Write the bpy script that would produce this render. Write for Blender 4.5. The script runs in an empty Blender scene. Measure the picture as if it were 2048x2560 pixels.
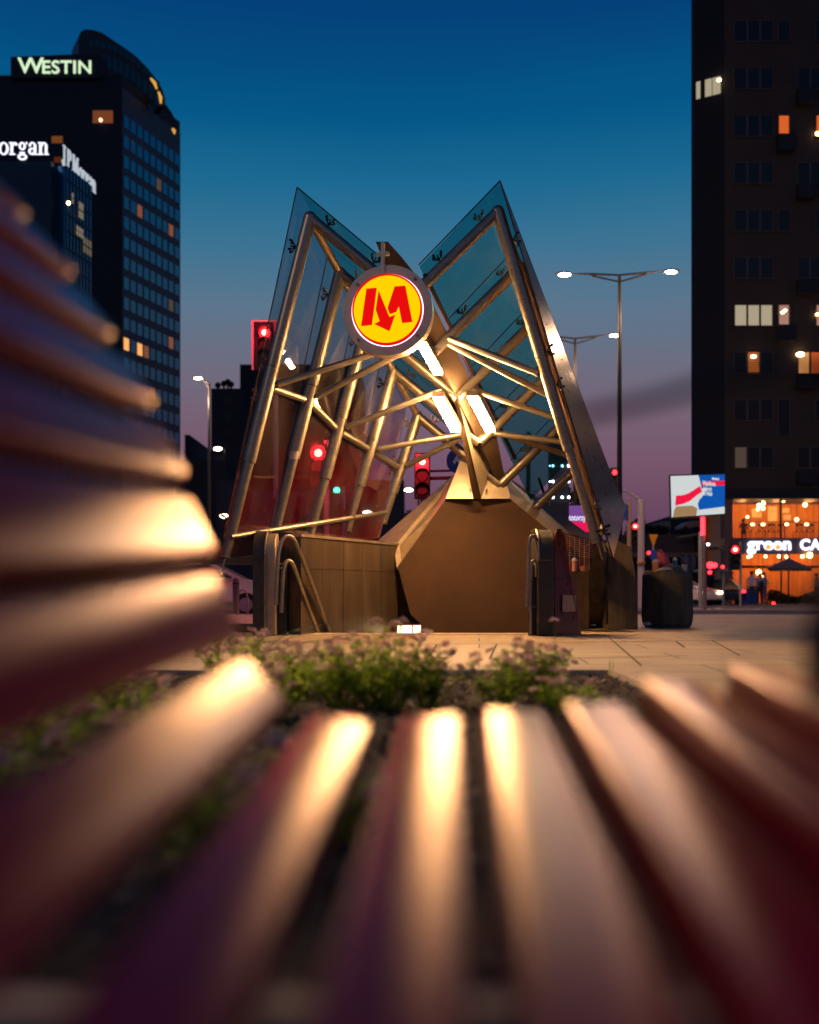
import bpy, math, random
from mathutils import Vector, Matrix
random.seed(7)
S = bpy.context.scene
C = S.collection
F = 2489.0; HZ = 1490.0; CX = 1024.0; CH = 0.42
def P(u, v, Y): return Vector(((u-CX)/F*Y, Y, CH+(HZ-v)/F*Y))
def V3(*a): return Vector(a)
R = math.radians
# ------------------------------------------------------------------ materials
MATS = {}
def nt(name):
    m = bpy.data.materials.new(name); m.use_nodes = True
    n = m.node_tree.nodes; n.clear()
    out = n.new('ShaderNodeOutputMaterial'); MATS[name] = m
    return m, m.node_tree, out
def mat(name, col, rough=.6, metal=0, noise=0.0, nscale=8, bump=0.0, coat=0, spec=.5, stretch=None, coat_rough=.1):
    m, t, out = nt(name); b = t.nodes.new('ShaderNodeBsdfPrincipled')
    t.links.new(b.outputs[0], out.inputs[0])
    b.inputs['Base Color'].default_value = (*col, 1); b.inputs['Roughness'].default_value = rough
    b.inputs['Metallic'].default_value = metal; b.inputs['Coat Weight'].default_value = coat
    b.inputs['Coat Roughness'].default_value = coat_rough
    b.inputs['Specular IOR Level'].default_value = spec
    if noise or bump:
        tc = t.nodes.new('ShaderNodeTexCoord'); mp = t.nodes.new('ShaderNodeMapping')
        t.links.new(tc.outputs['Object'], mp.inputs[0])
        if stretch: mp.inputs['Scale'].default_value = stretch
        nz = t.nodes.new('ShaderNodeTexNoise'); nz.inputs['Scale'].default_value = nscale; nz.inputs['Detail'].default_value = 6
        nz.inputs['Roughness'].default_value = .65
        t.links.new(mp.outputs[0], nz.inputs['Vector'])
        if noise:
            r = t.nodes.new('ShaderNodeValToRGB')
            r.color_ramp.elements[0].position = .3; r.color_ramp.elements[1].position = .7
            r.color_ramp.elements[0].color = (*[c*(1-noise) for c in col], 1)
            r.color_ramp.elements[1].color = (*[min(1, c*(1+noise)) for c in col], 1)
            t.links.new(nz.outputs[0], r.inputs[0]); t.links.new(r.outputs[0], b.inputs['Base Color'])
            mr = t.nodes.new('ShaderNodeMapRange')
            mr.inputs['To Min'].default_value = max(0, rough-.12); mr.inputs['To Max'].default_value = min(1, rough+.12)
            t.links.new(nz.outputs[0], mr.inputs[0]); t.links.new(mr.outputs[0], b.inputs['Roughness'])
        if bump:
            bp = t.nodes.new('ShaderNodeBump'); bp.inputs['Strength'].default_value = bump; bp.inputs['Distance'].default_value = .02
            t.links.new(nz.outputs[0], bp.inputs['Height']); t.links.new(bp.outputs[0], b.inputs['Normal'])
    return m
def emit(name, col, s):
    m, t, out = nt(name); e = t.nodes.new('ShaderNodeEmission')
    e.inputs[0].default_value = (*col, 1); e.inputs[1].default_value = s
    t.links.new(e.outputs[0], out.inputs[0]); return m
def glass(name, tint, ior=1.5, gl=(1,1,1), rough=.02, painted_reflection=None):  # painted_reflection = (colour, full below z, gone above z, amount): red reflections put into the pane colour
    m, t, out = nt(name); N = t.nodes; L = t.links
    tr = N.new('ShaderNodeBsdfTransparent'); tr.inputs[0].default_value = (*tint, 1)
    g = N.new('ShaderNodeBsdfGlossy'); g.inputs['Roughness'].default_value = rough; g.inputs[0].default_value = (*gl, 1)
    fr = N.new('ShaderNodeFresnel'); ge = N.new('ShaderNodeNewGeometry'); im = N.new('ShaderNodeMapRange'); im.inputs['To Min'].default_value = ior; im.inputs['To Max'].default_value = 1/ior
    L.new(ge.outputs['Backfacing'], im.inputs[0]); L.new(im.outputs[0], fr.inputs[0])
    mx = N.new('ShaderNodeMixShader'); L.new(fr.outputs[0], mx.inputs[0]); L.new(tr.outputs[0], mx.inputs[1]); L.new(g.outputs[0], mx.inputs[2])
    last = mx
    # grime on the pane, streaked downwards
    tc = N.new('ShaderNodeTexCoord'); mp = N.new('ShaderNodeMapping'); mp.inputs['Scale'].default_value = (3, 3, .7)
    nz = N.new('ShaderNodeTexNoise'); nz.inputs['Scale'].default_value = 1.6; nz.inputs['Detail'].default_value = 5
    L.new(tc.outputs['Object'], mp.inputs[0]); L.new(mp.outputs[0], nz.inputs['Vector'])
    mr = N.new('ShaderNodeMapRange'); mr.inputs['From Min'].default_value = .4; mr.inputs['From Max'].default_value = .75
    mr.inputs['To Min'].default_value = .0; mr.inputs['To Max'].default_value = .06
    L.new(nz.outputs[0], mr.inputs[0])
    df = N.new('ShaderNodeBsdfDiffuse'); df.inputs[0].default_value = (.35, .33, .3, 1)
    m2 = N.new('ShaderNodeMixShader'); L.new(mr.outputs[0], m2.inputs[0]); L.new(last.outputs[0], m2.inputs[1]); L.new(df.outputs[0], m2.inputs[2])
    last = m2
    if painted_reflection:
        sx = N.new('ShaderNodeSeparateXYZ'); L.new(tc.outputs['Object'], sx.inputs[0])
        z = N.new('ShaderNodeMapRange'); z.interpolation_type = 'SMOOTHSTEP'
        z.inputs['From Min'].default_value = painted_reflection[2]; z.inputs['From Max'].default_value = painted_reflection[1]
        z.inputs['To Min'].default_value = 0; z.inputs['To Max'].default_value = painted_reflection[3]
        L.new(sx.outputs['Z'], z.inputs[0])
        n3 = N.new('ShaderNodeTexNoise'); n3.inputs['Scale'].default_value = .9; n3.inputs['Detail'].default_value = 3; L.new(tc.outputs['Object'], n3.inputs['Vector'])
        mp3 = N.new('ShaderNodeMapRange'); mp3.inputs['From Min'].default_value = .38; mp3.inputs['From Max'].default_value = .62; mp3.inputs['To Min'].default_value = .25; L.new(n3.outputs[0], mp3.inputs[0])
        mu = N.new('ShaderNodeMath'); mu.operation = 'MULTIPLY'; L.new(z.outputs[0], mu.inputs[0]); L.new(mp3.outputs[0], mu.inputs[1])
        rd = N.new('ShaderNodeBsdfDiffuse'); rd.inputs[0].default_value = (*painted_reflection[0], 1)
        rl = N.new('ShaderNodeBsdfTranslucent'); rl.inputs[0].default_value = (*painted_reflection[0], 1)
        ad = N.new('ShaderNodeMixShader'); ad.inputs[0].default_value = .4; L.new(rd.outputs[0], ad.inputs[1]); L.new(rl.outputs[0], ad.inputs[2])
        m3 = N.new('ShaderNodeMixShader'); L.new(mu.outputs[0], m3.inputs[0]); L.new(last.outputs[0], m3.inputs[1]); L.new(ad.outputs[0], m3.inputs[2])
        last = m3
    L.new(last.outputs[0], out.inputs[0]); return m

steel = mat('brushed_steel', (.31, .28, .225), .40, .85, .18, 5, .0, stretch=(1, 1, 6))
steel_dull = mat('dull_steel', (.38, .30, .22), .48, .75, .25, 4)
steel_plate = mat('steel_plate', (.72, .62, .45), .42, .5, .12, 6)
dark_metal = mat('dark_metal', (.025, .025, .028), .4, .6, .2, 6)
beam_m = mat('beam_bronze', (.10, .066, .042), .5, .35, .18, 5)
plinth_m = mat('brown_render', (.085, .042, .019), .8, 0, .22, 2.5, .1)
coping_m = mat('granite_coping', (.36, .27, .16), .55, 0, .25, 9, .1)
wall_granite = mat('wall_granite', (.07, .048, .032), .42, 0, .4, 2.2, .05, stretch=(3.2, 3.2, .35))
block_granite = mat('block_granite', (.125, .092, .048), .85, 0, .4, 5, .2, stretch=(2, 2, .5))
black_granite = mat('black_granite', (.03, .024, .017), .5, 0, .4, 14, .05)
rubber = mat('black_rubber', (.012, .011, .011), .35)
concrete = mat('kerb_concrete', (.40, .31, .22), .85, 0, .25, 20, .3)
asphalt = mat('asphalt', (.05, .048, .05), .8, 0, .25, 6, .3)
cycle_m = mat('cycle_path', (.13, .10, .10), .8, 0, .15, 2, .1)
paint = mat('road_paint', (.6, .56, .52), .7)
soil = mat('soil', (.022, .016, .011), .95, 0, .6, 30, .8)
red_panel = mat('red_panel', (.12, .015, .018), .3, 0, .2, 6)
white_paint = mat('white_paint', (.75, .73, .7), .5)
grey_paint = mat('grey_paint', (.35, .34, .33), .5, .2, .15, 6)
dark_facade = mat('dark_facade', (.010, .011, .016), .7, 0, .2, .4)
hotel_side = mat('hotel_cladding', (.035, .035, .055), .5, 0, .15, .5)
hotel_win = mat('hotel_window', (.07, .22, .31), .12, .85)
tower_glass = mat('tower_glass', (.03, .09, .17), .15, .8, .2, .4)
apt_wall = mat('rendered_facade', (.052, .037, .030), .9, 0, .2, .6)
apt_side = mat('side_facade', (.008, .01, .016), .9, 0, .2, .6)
apt_pane = mat('dark_pane', (.012, .014, .02), .25, spec=.25)
apt_frame = mat('window_frame', (.07, .058, .056), .6)
lit_win = emit('lit_room', (1, .42, .13), 1.1)
lit_orange = emit('lit_orange', (1, .17, .03), .7)
lit_cool = emit('lit_cool', (.75, .62, .42), .55)
lit_pink = emit('lit_pink', (.8, .40, .30), .5)
lit_dim = emit('lit_dim', (.9, .33, .2), .22)
lamp_hot = emit('lamp_glow', (1, .53, .20), 430)
street_glow = emit('street_lamp_glow', (1, .72, .48), 30)
street_white = emit('street_lamp_white', (1, .78, .66), 14)
bulb = emit('bulb_glow', (1, .66, .3), 14)
whitedot = emit('white_diode', (.9, .85, 1), 9)
red_lens = emit('red_signal', (1, .008, .015), 7); red_core = emit('red_signal_core', (1, .12, .08), 24); green_core = emit('green_core', (.1, .9, .6), 14)
red_soft = emit('red_tail', (1, .02, .03), 7)
green_lens = emit('green_signal', (.0, .9, .42), 7)
sign_yellow = emit('sign_yellow', (1, .62, .0), 1.05)
sign_red = emit('sign_red', (.82, .004, .004), 1.0)
sign_white = emit('sign_white_rim', (.85, .75, 1), 2.2)
letters_cream = emit('letters_cream', (.72, .95, .62), 1.0)
letters_white = emit('letters_white', (.85, .86, 1), 1.4)
letters_blue = emit('letters_bluewhite', (.85, .85, 1), 2.6)
letters_orange = emit('letters_orange', (1, .5, .12), 1.0)
scr_white = emit('screen_white', (.62, .66, .66), 1); scr_blue = emit('screen_blue', (.005, .09, .42), 1)
scr_red = emit('screen_red', (.85, .01, .05), 1); scr_tan = emit('screen_tan', (.42, .26, .12), .8)
roof_glass = glass('teal_glass', (.36, .70, .70), 1.38, (.7, .85, .9))
side_glass = glass('side_glass', (.66, .75, .79), 1.9, (.9, .8, .8), .03, ((.55, .006, .022), .7, 3.3, .16))  # lower panes carry painted red reflections, fading upwards
clad_glass = mat('cladding_metal', (.34, .235, .21), .30, .9, .08, 2, stretch=(1, 1, 4))
leaf_m = mat('leaf_green', (.13, .20, .03), .55, 0, .45, 12)
leaf_d = mat('leaf_dark', (.05, .085, .02), .6, 0, .4, 12)
petal = mat('pink_petal', (.72, .36, .38), .6, 0, .2, 30)
grass_m = mat('grass_blade', (.10, .12, .04), .55, 0, .3, 20)
tree_m = mat('tree_foliage', (.02, .03, .015), .8); bark = mat('bark', (.03, .025, .02), .9)
car_white = mat('car_white', (.80, .56, .42), .25, 0, coat=1); car_glass = mat('car_glass', (.01, .01, .012), .06)
tyre = mat('tyre', (.015, .015, .015), .8)
skin = mat('skin', (.30, .17, .12), .6); hair = mat('hair', (.02, .014, .01), .7)
shirt = mat('shirt_pale', (.45, .42, .46), .8); jeans = mat('jeans', (.03, .06, .16), .9); blackcloth = mat('black_cloth', (.02, .02, .03), .9)
interior = mat('shop_wood', (.62, .22, .05), .7, 0, .3, 1.5, stretch=(4, 1, .3)); interior2 = mat('shop_plaster', (.6, .33, .2), .8)
ceil_glow = emit('shop_ceiling_light', (1, .42, .10), 4.5)
canvas = mat('parasol_canvas', (.20, .13, .15), .85); bin_red = mat('paper_red', (.6, .1, .12), .7); paper = mat('paper', (.6, .52, .45), .8)
blue_m = mat('sign_blue', (.02, .06, .35), .5); yellow_m = mat('sign_yellow_paint', (.65, .25, .0), .6)
pink_lit = emit('poster_pink', (.9, .01, .10), .9); purple_lit = emit('poster_purple', (.22, .08, .36), .8)
twig_m = mat('black_steel', (.02, .02, .025), .4, .5)
def leafy(name, col, tr):
    m, t, out = nt(name); N = t.nodes; L = t.links
    oi = N.new('ShaderNodeTexCoord'); nz = N.new('ShaderNodeTexNoise'); nz.inputs['Scale'].default_value = 25; L.new(oi.outputs['Object'], nz.inputs['Vector'])
    r = N.new('ShaderNodeValToRGB'); r.color_ramp.elements[0].position = .35; r.color_ramp.elements[1].position = .65
    r.color_ramp.elements[0].color = (*[c*.55 for c in col], 1); r.color_ramp.elements[1].color = (*[min(1, c*1.4) for c in col], 1); L.new(nz.outputs[0], r.inputs[0])
    d = N.new('ShaderNodeBsdfPrincipled'); d.inputs['Roughness'].default_value = .5; L.new(r.outputs[0], d.inputs['Base Color'])
    tl = N.new('ShaderNodeBsdfTranslucent'); L.new(r.outputs[0], tl.inputs[0])
    mx = N.new('ShaderNodeMixShader'); mx.inputs[0].default_value = tr; L.new(d.outputs[0], mx.inputs[1]); L.new(tl.outputs[0], mx.inputs[2]); L.new(mx.outputs[0], out.inputs[0]); return m
leaf_m = leafy('leaf_green', (.38, .50, .035), .6); leaf_d = leafy('leaf_dark', (.20, .28, .03), .6)
petal = leafy('pink_petal', (.95, .56, .50), .45); grass_m = leafy('grass_blade', (.16, .19, .05), .4)
def slat_mat():
    m, t, out = nt('lacquered_slat'); N = t.nodes; L = t.links
    b = N.new('ShaderNodeBsdfPrincipled'); L.new(b.outputs[0], out.inputs[0])
    tc = N.new('ShaderNodeTexCoord'); mp = N.new('ShaderNodeMapping'); mp.inputs['Scale'].default_value = (40, 2.5, 40)
    nz = N.new('ShaderNodeTexNoise'); nz.inputs['Scale'].default_value = 1.5; nz.inputs['Detail'].default_value = 5
    L.new(tc.outputs['Object'], mp.inputs[0]); L.new(mp.outputs[0], nz.inputs['Vector'])
    r = N.new('ShaderNodeValToRGB'); r.color_ramp.elements[0].color = (.36, .008, .026, 1); r.color_ramp.elements[1].color = (.50, .014, .036, 1)
    L.new(nz.outputs[0], r.inputs[0]); N.remove(b)
    d = N.new('ShaderNodeBsdfDiffuse'); L.new(r.outputs[0], d.inputs[0]); gl = N.new('ShaderNodeBsdfAnisotropic'); gl.distribution = 'BECKMANN'; gl.inputs['Roughness'].default_value = .30; gl.inputs[0].default_value = (.95, .84, .86, 1)
    fr = N.new('ShaderNodeFresnel'); fr.inputs[0].default_value = 1.31; mx = N.new('ShaderNodeMixShader'); L.new(fr.outputs[0], mx.inputs[0]); L.new(d.outputs[0], mx.inputs[1]); L.new(gl.outputs[0], mx.inputs[2]); L.new(mx.outputs[0], out.inputs[0])
    # shallow wood grain and brush marks in the lacquer
    bp = N.new('ShaderNodeBump'); bp.inputs['Strength'].default_value = .12; bp.inputs['Distance'].default_value = .004; L.new(nz.outputs[0], bp.inputs['Height']); L.new(bp.outputs[0], gl.inputs['Normal'])
    return m
slat_m = slat_mat()
def paving_mat():
    m, t, out = nt('granite_paving'); N = t.nodes; L = t.links
    b = N.new('ShaderNodeBsdfPrincipled'); L.new(b.outputs[0], out.inputs[0])
    tc = N.new('ShaderNodeTexCoord'); mp = N.new('ShaderNodeMapping'); mp.inputs['Rotation'].default_value = (0, 0, R(4))
    L.new(tc.outputs['Object'], mp.inputs[0])
    br = N.new('ShaderNodeTexBrick'); br.inputs['Scale'].default_value = 1; br.inputs['Brick Width'].default_value = 1.35
    br.inputs['Row Height'].default_value = .62; br.inputs['Mortar Size'].default_value = .007; br.inputs['Mortar Smooth'].default_value = .1
    br.inputs['Color1'].default_value = (.46, .34, .20, 1); br.inputs['Color2'].default_value = (.38, .28, .19, 1); br.inputs['Mortar'].default_value = (.04, .03, .025, 1)
    L.new(mp.outputs[0], br.inputs['Vector'])
    nz = N.new('ShaderNodeTexNoise'); nz.inputs['Scale'].default_value = 3; nz.inputs['Detail'].default_value = 9; nz.inputs['Roughness'].default_value = .75
    m2 = N.new('ShaderNodeMapping'); m2.inputs['Scale'].default_value = (.6, 2.2, 1); L.new(tc.outputs['Object'], m2.inputs[0]); L.new(m2.outputs[0], nz.inputs['Vector'])
    mr = N.new('ShaderNodeMapRange'); mr.inputs['From Min'].default_value = .3; mr.inputs['From Max'].default_value = .7; mr.inputs['To Min'].default_value = .55; mr.inputs['To Max'].default_value = 1.15
    L.new(nz.outputs[0], mr.inputs[0])
    mx = N.new('ShaderNodeMix'); mx.data_type = 'RGBA'; mx.blend_type = 'MULTIPLY'; mx.inputs[0].default_value = 1
    L.new(br.outputs[0], mx.inputs[6]); L.new(mr.outputs[0], mx.inputs[7]); L.new(mx.outputs[2], b.inputs['Base Color'])
    b.inputs['Roughness'].default_value = .6
    bp = N.new('ShaderNodeBump'); bp.inputs['Strength'].default_value = .5; bp.inputs['Distance'].default_value = .01
    L.new(mr.outputs[0], bp.inputs['Height']); L.new(bp.outputs[0], b.inputs['Normal'])
    return m
paving = paving_mat()
# ------------------------------------------------------------------ mesh builder
class MB:
    def __init__(s): s.v = []; s.f = []; s.mi = []; s.m = 0
    def add(s, vs, fs):
        o = len(s.v); s.v += [tuple(x) for x in vs]
        for f in fs: s.f.append(tuple(i+o for i in f)); s.mi.append(s.m)
        return s
    def box(s, c, d, M=None):
        hx, hy, hz = d[0]/2, d[1]/2, d[2]/2; c = Vector(c)
        vs = [Vector((x, y, z)) for x in (-hx, hx) for y in (-hy, hy) for z in (-hz, hz)]
        if M: vs = [M @ v for v in vs]
        vs = [v+c for v in vs]
        return s.add(vs, [(0,1,3,2), (4,6,7,5), (0,4,5,1), (2,3,7,6), (0,2,6,4), (1,5,7,3)])
    def bx(s, x0, x1, y0, y1, z0, z1): return s.box(((x0+x1)/2, (y0+y1)/2, (z0+z1)/2), (x1-x0, y1-y0, z1-z0))
    def poly(s, pts): return s.add(pts, [tuple(range(len(pts)))])
    def prism(s, pts, off):          # polygon extruded by a vector
        n = len(pts); off = Vector(off); pts = [Vector(p) for p in pts]
        return s.add(pts+[p+off for p in pts], [tuple(range(n)), tuple(range(2*n-1, n-1, -1))]+[(i, i+n, (i+1) % n+n, (i+1) % n) for i in range(n)])
    def path(s, pts, rad, seg=14, cap=True):
        pts = [Vector(p) for p in pts]; n = len(pts)
        if not isinstance(rad, (list, tuple)): rad = [rad]*n
        prev = None; vs = []
        for i, p in enumerate(pts):
            t = (pts[min(i+1, n-1)]-pts[max(i-1, 0)]).normalized()
            if prev is None:
                a = Vector((0, 0, 1)) if abs(t.z) < .9 else Vector((1, 0, 0))
                u = t.cross(a).normalized()
            else:
                u = (prev-t*prev.dot(t)).normalized()
            prev = u; w = t.cross(u)
            for k in range(seg):
                an = 2*math.pi*k/seg; vs.append(p+(u*math.cos(an)+w*math.sin(an))*rad[i])
        fs = [(i*seg+k, i*seg+(k+1) % seg, (i+1)*seg+(k+1) % seg, (i+1)*seg+k) for i in range(n-1) for k in range(seg)]
        if cap: fs += [tuple(range(seg-1, -1, -1)), tuple(range((n-1)*seg, n*seg))]
        return s.add(vs, fs)
    def tube(s, a, b, r, r2=None, seg=16): return s.path([a, b], [r, r2 if r2 is not None else r], seg)
    def sph(s, c, r, seg=12, rings=8, sc=(1, 1, 1)):
        c = Vector(c); vs = []; fs = []
        for i in range(rings+1):
            th = math.pi*i/rings
            for k in range(seg):
                ph = 2*math.pi*k/seg
                vs.append(c+Vector((r*sc[0]*math.sin(th)*math.cos(ph), r*sc[1]*math.sin(th)*math.sin(ph), r*sc[2]*math.cos(th))))
        for i in range(rings):
            for k in range(seg): fs.append((i*seg+k, (i+1)*seg+k, (i+1)*seg+(k+1) % seg, i*seg+(k+1) % seg))
        return s.add(vs, fs)
    def build(s, name, m, parent=None, smooth=True, bevel=0, solid=0, angle=35):
        me = bpy.data.meshes.new(name); me.from_pydata(s.v, [], s.f); me.validate(); me.update()
        for x in (m if isinstance(m, (list, tuple)) else [m]): me.materials.append(x)
        if isinstance(m, (list, tuple)) and len(me.polygons) == len(s.mi):
            for p, i in zip(me.polygons, s.mi): p.material_index = i
        o = bpy.data.objects.new(name, me); C.objects.link(o)
        if parent: o.parent = parent
        if smooth:
            me.polygons.foreach_set('use_smooth', [True]*len(me.polygons))
            me.set_sharp_from_angle(angle=R(angle))
        if solid:
            md = o.modifiers.new('solid', 'SOLIDIFY'); md.thickness = solid; md.offset = 0
        if bevel:
            md = o.modifiers.new('bev', 'BEVEL'); md.width = bevel; md.segments = 2; md.limit_method = 'ANGLE'
        return o
def tag(o, label, cat, group=None, kind=None):
    if label: o['label'] = label
    if cat: o['category'] = cat
    if group: o['group'] = group
    if kind: o['kind'] = kind
    return o
def E(name, label, cat, loc=(0, 0, 0), rz=0, group=None):
    o = bpy.data.objects.new(name, None); C.objects.link(o); o.location = loc; o.rotation_euler = (0, 0, rz)
    o.empty_display_size = .1
    return tag(o, label, cat, group)
def struct(o): o['kind'] = 'structure'; return o
def copy_tree(o, parent=None):
    c = o.copy(); C.objects.link(c); c.parent = parent
    for ch in [x for x in bpy.data.objects if x.parent == o]: copy_tree(ch, c)
    return c
def text(name, body, m, parent, loc, size, rot=(90, 0, 0), ext=.02, off=0.0, sx=1, align='LEFT', space=1.0, shear=0):
    cu = bpy.data.curves.new(name, 'FONT'); cu.body = body; cu.size = size; cu.extrude = ext; cu.offset = off
    cu.align_x = align; cu.space_character = space; cu.shear = shear; cu.resolution_u = 4
    ob = bpy.data.objects.new('tmp', cu); C.objects.link(ob)
    me = bpy.data.meshes.new_from_object(ob.evaluated_get(bpy.context.evaluated_depsgraph_get())); me.name = name
    bpy.data.objects.remove(ob)
    me.materials.clear(); me.materials.append(m)
    o = bpy.data.objects.new(name, me); C.objects.link(o); o.parent = parent
    o.location = loc; o.rotation_euler = tuple(R(a) for a in rot); o.scale = (sx, 1, 1)
    return o
# ------------------------------------------------------------------ world, camera
w = bpy.data.worlds.new('World'); S.world = w; w.use_nodes = True
wt = w.node_tree; wt.nodes.clear(); N = wt.nodes; L = wt.links
tc = N.new('ShaderNodeTexCoord'); sx = N.new('ShaderNodeSeparateXYZ'); L.new(tc.outputs['Generated'], sx.inputs[0])
hz = N.new('ShaderNodeTexNoise'); hz.inputs['Scale'].default_value = 2.2; hz.inputs['Detail'].default_value = 4; hm = N.new('ShaderNodeMapping'); hm.inputs['Scale'].default_value = (1, 1, 7); L.new(tc.outputs['Generated'], hm.inputs[0]); L.new(hm.outputs[0], hz.inputs['Vector'])
ha = N.new('ShaderNodeMath'); ha.operation = 'MULTIPLY_ADD'; ha.inputs[1].default_value = .035; L.new(hz.outputs[0], ha.inputs[0]); hs = N.new('ShaderNodeMath'); hs.operation = 'SUBTRACT'; hs.inputs[1].default_value = .0175; L.new(sx.outputs['Z'], hs.inputs[0]); L.new(hs.outputs[0], ha.inputs[2])
cr = N.new('ShaderNodeValToRGB'); L.new(ha.outputs[0], cr.inputs[0])
stops = [(0.0, (.055, .028, .065)), (.045, (.095, .045, .10)), (.085, (.135, .060, .115)), (.13, (.178, .088, .142)), (.175, (.182, .118, .170)), (.22, (.150, .150, .212)),
         (.275, (.105, .178, .262)), (.33, (.042, .170, .290)), (.38, (.010, .140, .285)), (.43, (.0, .097, .245)), (.50, (.0, .052, .195)), (.60, (.0, .036, .15)), (1.0, (.0, .022, .085))]
els = cr.color_ramp.elements
els[0].position = 0; els[0].color = (*stops[0][1], 1); els[1].position = 1; els[1].color = (*stops[-1][1], 1)
for p, c in stops[1:-1]:
    e = els.new(p); e.color = (*c, 1)
bg = N.new('ShaderNodeBackground'); bg.inputs[1].default_value = 1.0; L.new(cr.outputs[0], bg.inputs[0])
sky = N.new('ShaderNodeTexSky'); sky.sky_type = 'NISHITA'; sky.sun_disc = False; sky.sun_elevation = R(-2.0); sky.sun_rotation = R(20)
bg2 = N.new('ShaderNodeBackground'); bg2.inputs[1].default_value = .008; L.new(sky.outputs[0], bg2.inputs[0])
ad = N.new('ShaderNodeAddShader'); L.new(bg.outputs[0], ad.inputs[0]); L.new(bg2.outputs[0], ad.inputs[1])
ow = N.new('ShaderNodeOutputWorld'); L.new(ad.outputs[0], ow.inputs[0])
cam = bpy.data.cameras.new('camera'); co = bpy.data.objects.new('camera', cam); C.objects.link(co); S.camera = co
co.location = (0, 0, CH); co.rotation_euler = (R(90), 0, 0)
cam.sensor_fit = 'VERTICAL'; cam.sensor_height = 36; cam.sensor_width = 28.8; cam.lens = 35; cam.shift_y = 210/2560
cam.clip_start = .02; cam.clip_end = 2000
cam.dof.use_dof = True; cam.dof.focus_distance = 10.9; cam.dof.aperture_fstop = 1.25
S.view_settings.view_transform = 'Standard'; S.view_settings.look = 'None'; S.view_settings.exposure = 0; S.view_settings.gamma = 1
S.cycles.use_denoising = True
try: S.cycles.denoiser = 'OPENIMAGEDENOISE'
except Exception: pass
S.cycles.max_bounces = 8; S.cycles.transparent_max_bounces = 16; S.cycles.sample_clamp_indirect = 6; S.cycles.caustics_reflective = False; S.cycles.caustics_refractive = False
S.cycles.blur_glossy = 1.0
# ------------------------------------------------------------------ ground
AX = .54
def pit(x, Y): return x+AX*(Y-11.0)
PF, PB = 11.0, 14.2
PL, PR = -1.36, 1.38
g = MB()
g.poly([(-900, 44, -.03), (900, 44, -.03), (900, 1500, -.03), (-900, 1500, -.03)]); g.poly([(-900, 22.6, -.13), (900, 22.6, -.13), (900, 30, -.13), (-900, 30, -.13)])
g.poly([(-900, -200, -.6), (900, -200, -.6), (900, 1500, -.6), (-900, 1500, -.6)])
struct(g.build('road', asphalt, smooth=False))
g = MB(); g.bx(-900, 900, 30, 44, -.3, -.02)
struct(g.build('cycle_path', cycle_m, smooth=False))
g = MB(); g.bx(-900, 900, 30-.3, 30, -.3, .0); g.bx(-900, 900, 22.4, 22.7, -.3, .01)
struct(g.build('kerb', mat('kerb_stone', (.42, .33, .28), .7, 0, .2, 3), smooth=False))
g = MB(); z = .0; B0x, B1x, B0y, B1y = -7.0, 1.12, 1.05, 5.62
for q in ([(-60, B1y+.1), (60, B1y+.1), (60, PF-.28), (-60, PF-.28)], [(B1x+.1, B0y-.1), (60, B0y-.1), (60, B1y+.1), (B1x+.1, B1y+.1)], [(-60, -20), (60, -20), (60, B0y-.1), (-60, B0y-.1)],
          [(-60, B0y-.1), (B0x, B0y-.1), (B0x, B1y+.1), (-60, B1y+.1)],
          [(-60, PF-.28), (PL, PF-.28), (PL, PF), (pit(PL, PB), PB), (-60, PB)], [(PR, PF-.28), (60, PF-.28), (60, PB), (pit(PR, PB), PB), (PR, PF)],
          [(-60, PB), (60, PB), (60, 22.4), (-60, 22.4)]):
    g.poly([(x, y, 0) for x, y in q])
struct(g.build('plaza_paving', paving, smooth=False))
g = MB(); g.bx(PL, PR, PF-.28, PF-.05, -.3, .008); g.m = 1; g.bx(PL, PR, PF-.05, PF, -.3, .014)
struct(g.build('stair_threshold', [mat('threshold_stone', (.65, .52, .36), .6, 0, .12, 8), steel_plate], smooth=False))
g = MB()      # stair pit
def wallq(a, b, z0, z1): g.poly([(a[0], a[1], z0), (b[0], b[1], z0), (b[0], b[1], z1), (a[0], a[1], z1)])
wallq((PL, PF), (pit(PL, PB), PB), -4, -.002); wallq((PR, PF), (pit(PR, PB), PB), -4, -.002); wallq((pit(PL, PB), PB), (pit(PR, PB), PB), -4, -.002); wallq((PL, PF), (PR, PF), -4, -.31)
g.poly([(PL, PF, -4), (PR, PF, -4), (pit(PR, PB), PB, -4), (pit(PL, PB), PB, -4)])
for i in range(8):
    y0 = PF+i*.3; zt = -.17*(i+1)
    g.prism([(pit(PL, y0)+.02, y0+.001, zt), (pit(PR, y0)-.02, y0+.001, zt), (pit(PR, y0+.3)-.02, y0+.299, zt), (pit(PL, y0+.3)+.02, y0+.299, zt)], (0, 0, -.17))
struct(g.build('stairs', wall_granite, smooth=False))
g = MB(); g.poly([(B0x, B0y, -.028), (B1x, B0y, -.028), (B1x, B1y, -.028), (B0x, B1y, -.028)])
struct(g.build('flower_bed_soil', soil, smooth=False))
g = MB(); g.bx(B0x, B1x+.1, B1y, B1y+.1, -.3, .004); g.bx(B1x, B1x+.1, B0y-.1, B1y, -.3, .012); g.bx(B0x, B1x, B0y-.1, B0y, -.3, .012)
struct(g.build('bed_kerb', concrete, smooth=True, bevel=.006))
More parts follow.
